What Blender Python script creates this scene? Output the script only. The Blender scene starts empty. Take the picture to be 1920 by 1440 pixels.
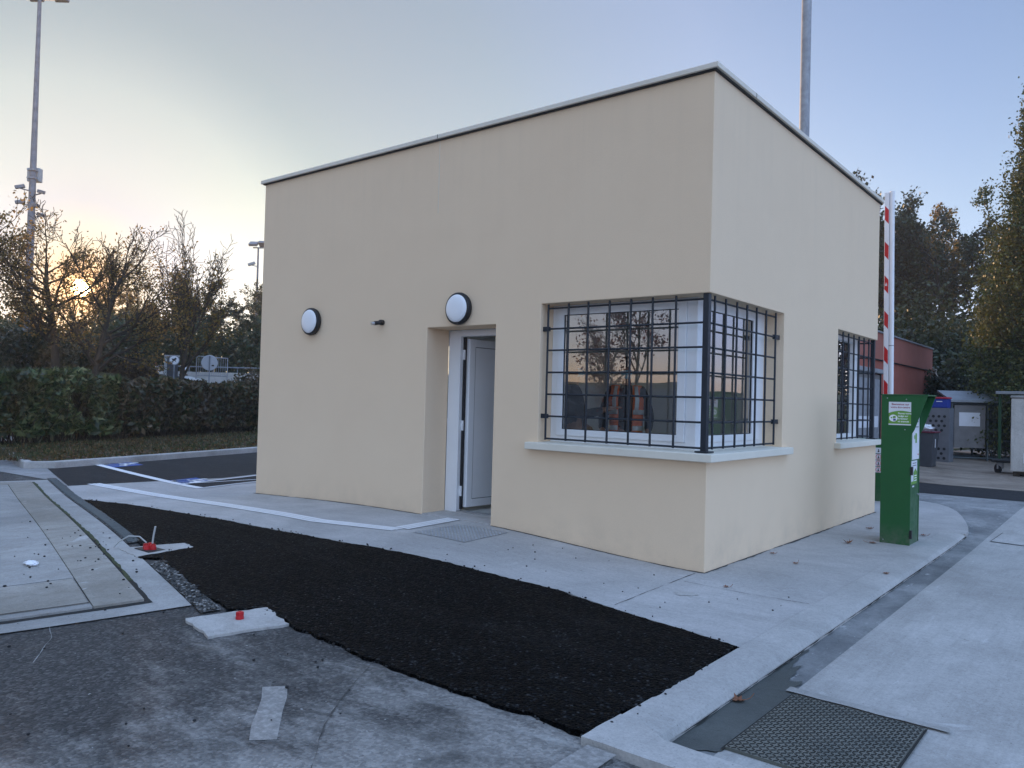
import bpy, bmesh, math, random
import numpy as np
from mathutils import Vector, Matrix
from mathutils.geometry import delaunay_2d_cdt

S = bpy.context.scene
COL = S.collection
R = math.radians

# ------------------------------------------------------------------ camera
CAM_POS = Vector((2.77848, -6.04351, 1.38))
CR = Vector((0.78049056, 0.62459803, 0.02667956))
CU = Vector((-0.00844003, -0.03214462, 0.99944759))
CF = Vector((-0.6251106, 0.78028458, 0.01981695))
cam_data = bpy.data.cameras.new("camera")
cam = bpy.data.objects.new("camera", cam_data)
COL.objects.link(cam)
M = Matrix.Identity(4)
for i in range(3):
    M[i][0] = CR[i]; M[i][1] = CU[i]; M[i][2] = -CF[i]; M[i][3] = CAM_POS[i]
cam.matrix_world = M
cam_data.sensor_fit = 'HORIZONTAL'
cam_data.sensor_width = 36.0
cam_data.lens = 1475.53 / 1920 * 36.0
cam_data.clip_start = 0.05
cam_data.clip_end = 2000
S.camera = cam

# ------------------------------------------------------------------ sky and sun
SUN_DIR = Vector((-0.918816, 0.378793, 0.110873)).normalized()
world = bpy.data.worlds.new("World")
S.world = world
world.use_nodes = True
wt = world.node_tree
wt.nodes.clear()
def wn(t): return wt.nodes.new(t)
w_out = wn('ShaderNodeOutputWorld'); w_bg = wn('ShaderNodeBackground')
sky = wn('ShaderNodeTexSky'); sky.sky_type = 'NISHITA'; sky.sun_disc = False
sky.sun_elevation = R(6.4); sky.sun_rotation = R(-67.6)
sky.air_density = 1.0; sky.dust_density = 0.6; sky.ozone_density = 2.0; sky.altitude = 100
tc = wn('ShaderNodeTexCoord')
dot = wn('ShaderNodeVectorMath'); dot.operation = 'DOT_PRODUCT'
dot.inputs[1].default_value = SUN_DIR
wt.links.new(tc.outputs['Generated'], dot.inputs[0])
# the bright disc of the low sun and its soft aureole
disc = wn('ShaderNodeMapRange'); disc.interpolation_type = 'SMOOTHSTEP'
disc.inputs[1].default_value = math.cos(R(0.60)); disc.inputs[2].default_value = math.cos(R(0.22))
disc.inputs[3].default_value = 0; disc.inputs[4].default_value = 260
wt.links.new(dot.outputs['Value'], disc.inputs[0])
# thin high haze evens the sky out: dimmer round the sun, brighter away from it
ang = wn('ShaderNodeMath'); ang.operation = 'ARCCOSINE'
wt.links.new(dot.outputs['Value'], ang.inputs[0])
frac = wn('ShaderNodeMath'); frac.operation = 'DIVIDE'; frac.inputs[1].default_value = math.pi
wt.links.new(ang.outputs[0], frac.inputs[0])
veil = wn('ShaderNodeValToRGB')
VEIL = [(0, (.55, .34, .18)), (1.5, (.24, .175, .125)), (3.0, (.19, .20, .205)), (5.5, (.18, .21, .29)), (8.1, (.235, .275, .335)), (12.6, (.33, .37, .385)), (17.3, (.36, .39, .385)), (30.5, (.72, .615, .545)),
        (44, (1.11, .853, .83)), (58, (1.07, .87, .92)), (95, (1.30, 1.06, 1.04)), (140, (1.70, 1.40, 1.40))]
el = veil.color_ramp.elements
while len(el) < len(VEIL): el.new(.5)
for k, (a, c) in enumerate(VEIL):
    el[k].position = a / 180; el[k].color = (c[0] / 2, c[1] / 2, c[2] / 2, 1)
wt.links.new(frac.outputs[0], veil.inputs[0])
sep = wn('ShaderNodeSeparateXYZ'); wt.links.new(tc.outputs['Generated'], sep.inputs[0])
high = wn('ShaderNodeMapRange'); high.interpolation_type = 'SMOOTHSTEP'
high.inputs[1].default_value = 0.44; high.inputs[2].default_value = 0.80
high.inputs[3].default_value = 1.0; high.inputs[4].default_value = 4.0
wt.links.new(sep.outputs[2], high.inputs[0])
mul = wn('ShaderNodeVectorMath'); mul.operation = 'SCALE'
wt.links.new(sky.outputs[0], mul.inputs[0]); wt.links.new(high.outputs[0], mul.inputs['Scale'])
twice = wn('ShaderNodeVectorMath'); twice.operation = 'SCALE'; twice.inputs['Scale'].default_value = 2.0
wt.links.new(veil.outputs[0], twice.inputs[0])
tint = wn('ShaderNodeVectorMath'); tint.operation = 'MULTIPLY'
# the dull rose band low in the sky opposite the sun
lowm = wn('ShaderNodeMapRange'); lowm.interpolation_type = 'SMOOTHSTEP'
lowm.inputs[1].default_value = 0.34; lowm.inputs[2].default_value = 0.02; lowm.inputs[3].default_value = 0; lowm.inputs[4].default_value = 1
wt.links.new(sep.outputs[2], lowm.inputs[0])
away = wn('ShaderNodeMapRange'); away.interpolation_type = 'SMOOTHSTEP'
away.inputs[1].default_value = 0.35; away.inputs[2].default_value = -0.15; away.inputs[3].default_value = 0; away.inputs[4].default_value = 1
wt.links.new(dot.outputs['Value'], away.inputs[0])
band = wn('ShaderNodeMath'); band.operation = 'MULTIPLY'
wt.links.new(lowm.outputs[0], band.inputs[0]); wt.links.new(away.outputs[0], band.inputs[1])
rose = wn('ShaderNodeMix'); rose.data_type = 'RGBA'
rose.inputs[6].default_value = (1, 1, 1, 1); rose.inputs[7].default_value = (.95, .98, 1.40, 1)
wt.links.new(band.outputs[0], rose.inputs[0])
pre = wn('ShaderNodeVectorMath'); pre.operation = 'MULTIPLY'
near = wn('ShaderNodeMapRange'); near.interpolation_type = 'SMOOTHSTEP'
near.inputs[1].default_value = 0.24; near.inputs[2].default_value = 0.02; near.inputs[3].default_value = 0; near.inputs[4].default_value = 1
wt.links.new(sep.outputs[2], near.inputs[0])
pale = wn('ShaderNodeMix'); pale.data_type = 'RGBA'
pale.inputs[6].default_value = (1, 1, 1, 1); pale.inputs[7].default_value = (.86, .97, 1.45, 1)
wt.links.new(near.outputs[0], pale.inputs[0])
pre0 = wn('ShaderNodeVectorMath'); pre0.operation = 'MULTIPLY'
wt.links.new(mul.outputs[0], pre0.inputs[0]); wt.links.new(pale.outputs[2], pre0.inputs[1])
wt.links.new(pre0.outputs[0], pre.inputs[0]); wt.links.new(rose.outputs[2], pre.inputs[1])
wt.links.new(pre.outputs[0], tint.inputs[0]); wt.links.new(twice.outputs[0], tint.inputs[1])
sdot = wn('ShaderNodeVectorMath'); sdot.operation = 'DOT_PRODUCT'
sdot.inputs[1].default_value = Vector((-.28, -.93, .25)).normalized()
wt.links.new(tc.outputs['Generated'], sdot.inputs[0])
sm_ = wn('ShaderNodeMapRange'); sm_.interpolation_type = 'SMOOTHSTEP'
sm_.inputs[1].default_value = 0.30; sm_.inputs[2].default_value = 0.85; sm_.inputs[3].default_value = 0; sm_.inputs[4].default_value = 1
wt.links.new(sdot.outputs['Value'], sm_.inputs[0])
blush = wn('ShaderNodeMix'); blush.data_type = 'RGBA'
blush.inputs[6].default_value = (1, 1, 1, 1); blush.inputs[7].default_value = (1.13, 1.0, .86, 1)
wt.links.new(sm_.outputs[0], blush.inputs[0])
tint2 = wn('ShaderNodeVectorMath'); tint2.operation = 'MULTIPLY'
wt.links.new(tint.outputs[0], tint2.inputs[0]); wt.links.new(blush.outputs[2], tint2.inputs[1])
dcol = wn('ShaderNodeVectorMath'); dcol.operation = 'SCALE'; dcol.inputs[0].default_value = (1.0, 0.62, 0.25)
wt.links.new(disc.outputs[0], dcol.inputs['Scale'])
add = wn('ShaderNodeVectorMath'); add.operation = 'ADD'
wt.links.new(tint2.outputs[0], add.inputs[0]); wt.links.new(dcol.outputs[0], add.inputs[1])
wt.links.new(add.outputs[0], w_bg.inputs[0])
w_bg.inputs[1].default_value = 0.15
wt.links.new(w_bg.outputs[0], w_out.inputs[0])

sun_data = bpy.data.lights.new("sun", 'SUN')
sun = bpy.data.objects.new("sun", sun_data)
COL.objects.link(sun)
sun_data.energy = 2.0; sun_data.angle = R(0.5); sun_data.color = (1.0, 0.62, 0.32)
sun.rotation_euler = SUN_DIR.to_track_quat('Z', 'Y').to_euler()
sun.location = SUN_DIR * 100

# ------------------------------------------------------------------ air
# (the haze box itself is built at the end, round everything)
S.view_settings.view_transform = 'Standard'
S.view_settings.look = 'None'
S.view_settings.gamma = 1.0
S.view_settings.use_curve_mapping = False
S.view_settings.exposure = 1.25

# ------------------------------------------------------------------ material helpers
MATS = {}
class NT:
    def __init__(s, name):
        s.m = bpy.data.materials.new(name); s.m.use_nodes = True
        s.t = s.m.node_tree; s.t.nodes.clear()
        s.out = s.n('ShaderNodeOutputMaterial')
        g = s.n('ShaderNodeNewGeometry'); s.geo = g
        s.pos = g.outputs['Position']
    def n(s, t, **k):
        x = s.t.nodes.new(t)
        for a, b in k.items(): setattr(x, a, b)
        return x
    def l(s, a, b): s.t.links.new(a, b)
    def noise(s, scale, detail=4, rough=.55, vec=None, dist=0.0, stretch=None):
        x = s.n('ShaderNodeTexNoise'); x.inputs['Scale'].default_value = scale
        x.inputs['Detail'].default_value = detail; x.inputs['Roughness'].default_value = rough
        x.inputs['Distortion'].default_value = dist
        v = vec or s.pos
        if stretch:
            mp = s.n('ShaderNodeMapping'); mp.inputs['Scale'].default_value = stretch[:3]
            if len(stretch) > 3: mp.inputs['Rotation'].default_value = (0, 0, stretch[3])
            s.l(v, mp.inputs[0]); v = mp.outputs[0]
        s.l(v, x.inputs['Vector']); return x.outputs['Fac']
    def ramp(s, fac, stops):
        x = s.n('ShaderNodeValToRGB'); e = x.color_ramp.elements
        while len(e) < len(stops): e.new(0.5)
        for i, (p, c) in enumerate(stops):
            e[i].position = p
            e[i].color = (c, c, c, 1) if isinstance(c, (int, float)) else (*c, 1)
        s.l(fac, x.inputs[0]); return x.outputs[0]
    def mix(s, fac, a, b, mode='MIX'):
        x = s.n('ShaderNodeMix', data_type='RGBA', blend_type=mode)
        for sock, v in ((x.inputs[0], fac), (x.inputs[6], a), (x.inputs[7], b)):
            if isinstance(v, (int, float)): sock.default_value = v
            elif isinstance(v, tuple): sock.default_value = (*v, 1)
            else: s.l(v, sock)
        return x.outputs[2]
    def math(s, op, a, b=0.0):
        x = s.n('ShaderNodeMath', operation=op)
        for sock, v in ((x.inputs[0], a), (x.inputs[1], b)):
            if isinstance(v, (int, float)): sock.default_value = v
            else: s.l(v, sock)
        return x.outputs[0]
    def bump(s, h, strength=.3, dist=.01, normal=None):
        x = s.n('ShaderNodeBump'); x.inputs['Strength'].default_value = strength
        x.inputs['Distance'].default_value = dist
        s.l(h, x.inputs['Height'])
        if normal: s.l(normal, x.inputs['Normal'])
        return x.outputs[0]
    def bsdf(s, color, rough=.6, metal=0.0, normal=None, spec=.5, **k):
        x = s.n('ShaderNodeBsdfPrincipled')
        for sock, v in ((x.inputs['Base Color'], color), (x.inputs['Roughness'], rough), (x.inputs['Metallic'], metal)):
            if isinstance(v, (int, float)): sock.default_value = v
            elif isinstance(v, tuple): sock.default_value = (*v, 1)
            else: s.l(v, sock)
        x.inputs['Specular IOR Level'].default_value = spec
        if normal: s.l(normal, x.inputs['Normal'])
        s.l(x.outputs[0], s.out.inputs[0]); return x
    def sepz(s):
        x = s.n('ShaderNodeSeparateXYZ'); s.l(s.pos, x.inputs[0]); return x.outputs

def plain(name, col, rough=.55, metal=0.0, var=.12, scale=6, bumps=0.0, spec=.4):
    """Paint, plastic or metal with faint uneven wear."""
    t = NT(name)
    f = t.noise(scale, 6, .6)
    lo = tuple(c * (1 - var) for c in col); hi = tuple(min(1, c * (1 + var)) for c in col)
    c = t.ramp(f, [(.3, lo), (.7, hi)])
    r = t.math('ADD', t.math('MULTIPLY', t.noise(scale * 3, 4), .25), rough - .12)
    nm = t.bump(t.noise(90, 3), bumps, .004) if bumps else None
    t.bsdf(c, r, metal, nm, spec)
    return t.m

def mat(name):
    if name not in MATS: MATS[name] = BUILD[name]()
    return MATS[name]

def m_render():
    t = NT('cream render')
    f = t.noise(.7, 6, .62, dist=.5); g = t.noise(5, 5, .65)
    c = t.mix(t.ramp(f, [(.3, .0), (.7, 1.0)]), (.79, .605, .42), (.815, .63, .44))
    c = t.mix(t.ramp(g, [(.42, 0.0), (.72, .06)]), c, (.60, .475, .345))
    z = t.sepz()[2]
    # run marks below the coping and a splash band at the foot
    run = t.noise(1.0, 4, .6, stretch=(9, 9, .25))
    top = t.math('MULTIPLY', t.ramp(t.math('DIVIDE', z, 5.0), [(.5, 0.0), (.83, .09)]), t.ramp(run, [(.46, 0.0), (.70, 1.0)]))
    c = t.mix(top, c, (.52, .42, .315))
    d = t.math('MULTIPLY', t.ramp(t.math('DIVIDE', z, 5.0), [(.015, 1.0), (.085, 0.0)]), t.ramp(t.noise(2.6, 6, .7), [(.45, .0), (.75, .35)]))
    c = t.mix(d, c, (.47, .375, .275))
    sp = t.ramp(t.noise(11, 2), [(.76, 0.0), (.83, .14)])
    c = t.mix(sp, c, (.40, .33, .26))
    grain = t.ramp(t.noise(150, 2, .7), [(.3, .93), (.7, 1.04)])
    c = t.mix(1.0, c, grain, 'MULTIPLY')
    h = t.math('ADD', t.noise(260, 3, .7), t.math('MULTIPLY', t.noise(35, 3), .6))
    t.bsdf(c, .93, 0, t.bump(h, .35, .005), .15)
    return t.m

def concrete(name, a, b, stain=(.22, .21, .2), stain_amt=.5, streak=None, white=.5, rough=.88, brush=None):
    def f():
        t = NT(name)
        n1 = t.noise(.8, 8, .66, dist=.5); n2 = t.noise(3.6, 8, .72, stretch=streak, dist=.25)
        lo = tuple(x * .86 for x in a); hi = tuple(min(1, x * 1.06) for x in b)
        c = t.mix(t.ramp(n1, [(.36, 0.0), (.66, 1.0)]), lo, hi)
        c = t.mix(t.ramp(n2, [(.46, 0.0), (.74, stain_amt)]), c, stain)
        w = t.ramp(t.noise(5.5, 6, .7, stretch=streak), [(.62, 0.0), (.70, white)])
        c = t.mix(w, c, (.60, .595, .58))
        w2 = t.ramp(t.noise(2.0, 3, .5, dist=1.2), [(.70, 0.0), (.735, white * .8)])
        c = t.mix(w2, c, (.62, .615, .60))
        drip = t.ramp(t.noise(14, 2, .5), [(.74, 0.0), (.78, .55)])
        c = t.mix(drip, c, tuple(x * .7 for x in stain))
        sp = t.noise(95, 3, .7)
        c = t.mix(1.0, c, t.ramp(sp, [(.22, .62), (.42, .95), (.60, 1.02), (.8, 1.16)]), 'MULTIPLY')
        c = t.mix(1.0, c, t.ramp(t.noise(34, 4, .7), [(.3, .88), (.7, 1.08)]), 'MULTIPLY')
        if brush: c = t.mix(1.0, c, t.ramp(t.noise(1.0, 3, .6, stretch=brush), [(.3, .945), (.7, 1.035)]), 'MULTIPLY')
        pit = t.n('ShaderNodeTexVoronoi'); pit.inputs['Scale'].default_value = 17; t.l(t.pos, pit.inputs['Vector'])
        c = t.mix(t.ramp(pit.outputs['Distance'], [(.05, .75), (.085, 0.0)]), c, tuple(x * .45 for x in stain))
        h = t.math('ADD', t.noise(220, 3, .7), t.math('MULTIPLY', t.noise(22, 4), .8))
        t.bsdf(c, rough, 0, t.bump(h, .45, .008), .3)
        return t.m
    return f

def m_asphalt_new():
    t = NT('fresh asphalt')
    v = t.n('ShaderNodeTexVoronoi'); v.inputs['Scale'].default_value = 62
    t.l(t.pos, v.inputs['Vector'])
    w = t.n('ShaderNodeTexVoronoi'); w.inputs['Scale'].default_value = 120
    t.l(t.pos, w.inputs['Vector'])
    cell = t.ramp(v.outputs['Color'], [(.30, (.0018, .0024, .0034)), (.55, (.004, .0052, .0068)), (.72, (.008, .0095, .0115)), (.82, (.036, .039, .042)), (.93, (.10, .104, .108))])
    fine = t.ramp(w.outputs['Color'], [(.3, .55), (.85, 1.6)])
    c = t.mix(1.0, cell, fine, 'MULTIPLY')
    gap = t.ramp(v.outputs['Distance'], [(.30, 1.0), (.62, .25)])
    c = t.mix(1.0, c, gap, 'MULTIPLY')
    big = t.ramp(t.noise(.9, 6, .62, dist=.4), [(.3, .5), (.7, 1.1)])
    c = t.mix(1.0, c, big, 'MULTIPLY')
    lanes = t.ramp(t.noise(1.0, 4, .6, stretch=(.35, 3.2, 1, .12)), [(.52, 0.0), (.75, .10)])
    c = t.mix(lanes, c, (.10, .096, .09))
    dust = t.ramp(t.noise(3.1, 7, .74), [(.60, 0.0), (.85, .10)])
    c = t.mix(dust, c, (.11, .11, .112))
    h = t.math('ADD', t.math('MULTIPLY', v.outputs['Distance'], -1.2), t.math('MULTIPLY', t.noise(30, 4, .7), .8))
    r = t.ramp(v.outputs['Color'], [(.2, .55), (.9, .85)])
    t.bsdf(c, r, 0, t.bump(h, 1.0, .02), .05)
    return t.m

def m_parking():
    t = NT('parking asphalt')
    v = t.n('ShaderNodeTexVoronoi'); v.inputs['Scale'].default_value = 45
    t.l(t.pos, v.inputs['Vector'])
    c = t.ramp(v.outputs['Color'], [(.3, (.010, .010, .011)), (.9, (.030, .030, .031))])
    n = t.ramp(t.noise(1.6, 7, .68, stretch=(.5, 2.4, 1, .25)), [(.50, 0.0), (.8, .35)])
    c = t.mix(n, c, (.085, .08, .076))
    t.bsdf(c, .75, 0, t.bump(t.noise(120, 3), .5, .006), .16)
    return t.m

def m_old_road():
    t = NT('worn road surface')
    # an asphalt road half hidden under dried cement slurry
    v = t.n('ShaderNodeTexVoronoi'); v.inputs['Scale'].default_value = 70
    t.l(t.pos, v.inputs['Vector'])
    dark = t.ramp(v.outputs['Color'], [(.2, (.038, .036, .034)), (.6, (.064, .060, .056)), (.92, (.13, .122, .114))])
    light = t.ramp(v.outputs['Color'], [(.2, (.235, .222, .205)), (.8, (.35, .332, .305))])
    n1 = t.noise(.42, 9, .66, dist=.7); n2 = t.noise(2.2, 9, .74, dist=.35, stretch=(.8, 2.0, 1, .25))
    xyz = t.sepz()
    side = t.n('ShaderNodeMapRange'); side.inputs[1].default_value = -2.2; side.inputs[2].default_value = .7
    side.inputs[3].default_value = -.085; side.inputs[4].default_value = .12
    t.l(xyz[0], side.inputs[0])
    s = t.math('ADD', t.math('ADD', t.math('MULTIPLY', n1, .60), t.math('MULTIPLY', n2, .48)), side.outputs[0])
    f = t.ramp(s, [(.50, 0.0), (.55, .20), (.605, .60), (.68, .95)])
    c = t.mix(f, dark, light)
    rust = t.ramp(t.noise(1.7, 6, .62, dist=.5), [(.60, 0.0), (.74, .42)])
    c = t.mix(rust, c, (.16, .13, .10))
    grime = t.ramp(t.noise(1.1, 9, .76, dist=.9), [(.52, 0.0), (.66, .65)])
    c = t.mix(grime, c, (.050, .047, .043))
    pale = t.ramp(t.noise(1.35, 7, .7, dist=.4, stretch=(.55, 1.9, 1, .25)), [(.61, 0.0), (.72, .55)])
    c = t.mix(pale, c, (.42, .41, .385))
    fleck = t.ramp(t.noise(26, 2, .5), [(.74, 0.0), (.77, .7)])
    c = t.mix(fleck, c, (.5, .49, .47))
    oil = t.ramp(t.noise(19, 2, .5, dist=.3), [(.735, 0.0), (.775, .8)])
    c = t.mix(oil, c, (.022, .021, .02))
    h = t.math('ADD', t.math('MULTIPLY', v.outputs['Distance'], -1.0), t.math('MULTIPLY', t.noise(18, 5, .7), .9))
    t.bsdf(c, .85, 0, t.bump(h, .7, .012), .3)
    return t.m

def m_paint(name, col, wear=.35, under=(.3, .3, .29)):
    def f():
        t = NT(name)
        c = t.ramp(t.noise(4, 5), [(.3, tuple(x * .9 for x in col)), (.7, col)])
        w = t.ramp(t.noise(28, 6, .75), [(.62 - wear * .4, 0.0), (.72 - wear * .2, wear)])
        c = t.mix(w, c, under)
        t.bsdf(c, .6, 0, t.bump(t.noise(150, 3), .4, .003), .4)
        return t.m
    return f

def m_grass_ground():
    t = NT('turf and leaf litter')
    n = t.noise(1.2, 6, .65); k = t.noise(14, 4, .7)
    c = t.mix(t.ramp(n, [(.35, 0.0), (.65, 1.0)]), (.035, .045, .018), (.075, .058, .03))
    c = t.mix(t.ramp(k, [(.5, 0.0), (.75, .8)]), c, (.06, .075, .022))
    t.bsdf(c, .95, 0, t.bump(k, .8, .04), .1)
    return t.m

def leaf_mat(name, stops, trans=.35, patch=None, pscale=.5):
    def f():
        t = NT(name)
        c = t.ramp(t.geo.outputs['Random Per Island'], stops)
        if patch:
            p = t.ramp(t.noise(pscale, 3, .5), [(.45, 0.0), (.66, .75)])
            c = t.mix(p, c, patch)
        d = t.n('ShaderNodeBsdfPrincipled'); d.inputs['Roughness'].default_value = .42
        d.inputs['Specular IOR Level'].default_value = .4
        t.l(c, d.inputs['Base Color'])
        tr = t.n('ShaderNodeBsdfTranslucent'); t.l(c, tr.inputs[0])
        mx = t.n('ShaderNodeMixShader'); mx.inputs[0].default_value = trans
        t.l(d.outputs[0], mx.inputs[1]); t.l(tr.outputs[0], mx.inputs[2])
        t.l(mx.outputs[0], t.out.inputs[0])
        return t.m
    return f

def m_bark():
    t = NT('bark')
    n = t.noise(9, 6, .7, stretch=(1, 1, .25))
    c = t.ramp(n, [(.3, (.028, .022, .017)), (.7, (.085, .07, .055))])
    t.bsdf(c, .95, 0, t.bump(n, .8, .03), .1)
    return t.m

def m_green():
    t = NT('green sheet steel')
    c = t.ramp(t.noise(2.4, 6, .65), [(.3, (.009, .085, .021)), (.7, (.013, .108, .027))])
    z = t.sepz()[2]
    foot = t.math('MULTIPLY', t.ramp(z, [(.01, .7), (.22, 0.0)]), t.ramp(t.noise(14, 5, .7), [(.38, .1), (.7, 1.0)]))
    c = t.mix(foot, c, (.16, .15, .13))
    scr = t.ramp(t.noise(1.0, 4, .7, stretch=(40, 40, 5)), [(.70, 0.0), (.76, .35)])
    c = t.mix(scr, c, (.05, .15, .07))
    t.bsdf(c, t.ramp(t.noise(9, 4), [(.3, .32), (.7, .55)]), 0, t.bump(t.noise(3.5, 2), .10, .01), .4)
    return t.m

def m_glass():
    t = NT('window glass')
    tr = t.n('ShaderNodeBsdfTransparent'); tr.inputs[0].default_value = (.93, .96, .95, 1)
    gl = t.n('ShaderNodeBsdfGlossy'); gl.inputs['Roughness'].default_value = 0.0
    gl.inputs['Color'].default_value = (.95, .93, .92, 1)
    fr = t.n('ShaderNodeFresnel'); fr.inputs[0].default_value = 1.5
    k = t.n('ShaderNodeMapRange'); k.inputs[1].default_value = 0.03; k.inputs[2].default_value = .6
    k.inputs[3].default_value = .29; k.inputs[4].default_value = .92
    t.l(fr.outputs[0], k.inputs[0])
    mx = t.n('ShaderNodeMixShader'); t.l(k.outputs[0], mx.inputs[0])
    t.l(tr.outputs[0], mx.inputs[1]); t.l(gl.outputs[0], mx.inputs[2])
    wv = t.bump(t.noise(1.3, 2), .05, .02); t.l(wv, gl.inputs['Normal'])
    t.l(mx.outputs[0], t.out.inputs[0])
    return t.m

def m_plate():
    t = NT('patterned steel plate')
    n = t.noise(3, 6, .7)
    c = t.ramp(n, [(.3, (.10, .105, .092)), (.7, (.20, .195, .165))])
    r = t.ramp(t.noise(8, 5), [(.3, .35), (.7, .7)])
    t.bsdf(c, r, .35, t.bump(t.noise(120, 3), .3, .003), .5)
    return t.m

def m_gravelly():
    t = NT('gravel concrete')
    v = t.n('ShaderNodeTexVoronoi'); v.inputs['Scale'].default_value = 34; t.l(t.pos, v.inputs['Vector'])
    c = t.ramp(v.outputs['Color'], [(.2, (.07, .068, .064)), (.55, (.20, .19, .175)), (.9, (.42, .40, .37))])
    c = t.mix(t.ramp(v.outputs['Distance'], [(.30, 0.0), (.52, .9)]), c, (.04, .04, .038))
    t.bsdf(c, .9, 0, t.bump(t.math('MULTIPLY', v.outputs['Distance'], -1.0), 1.0, .02), .3)
    return t.m

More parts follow.
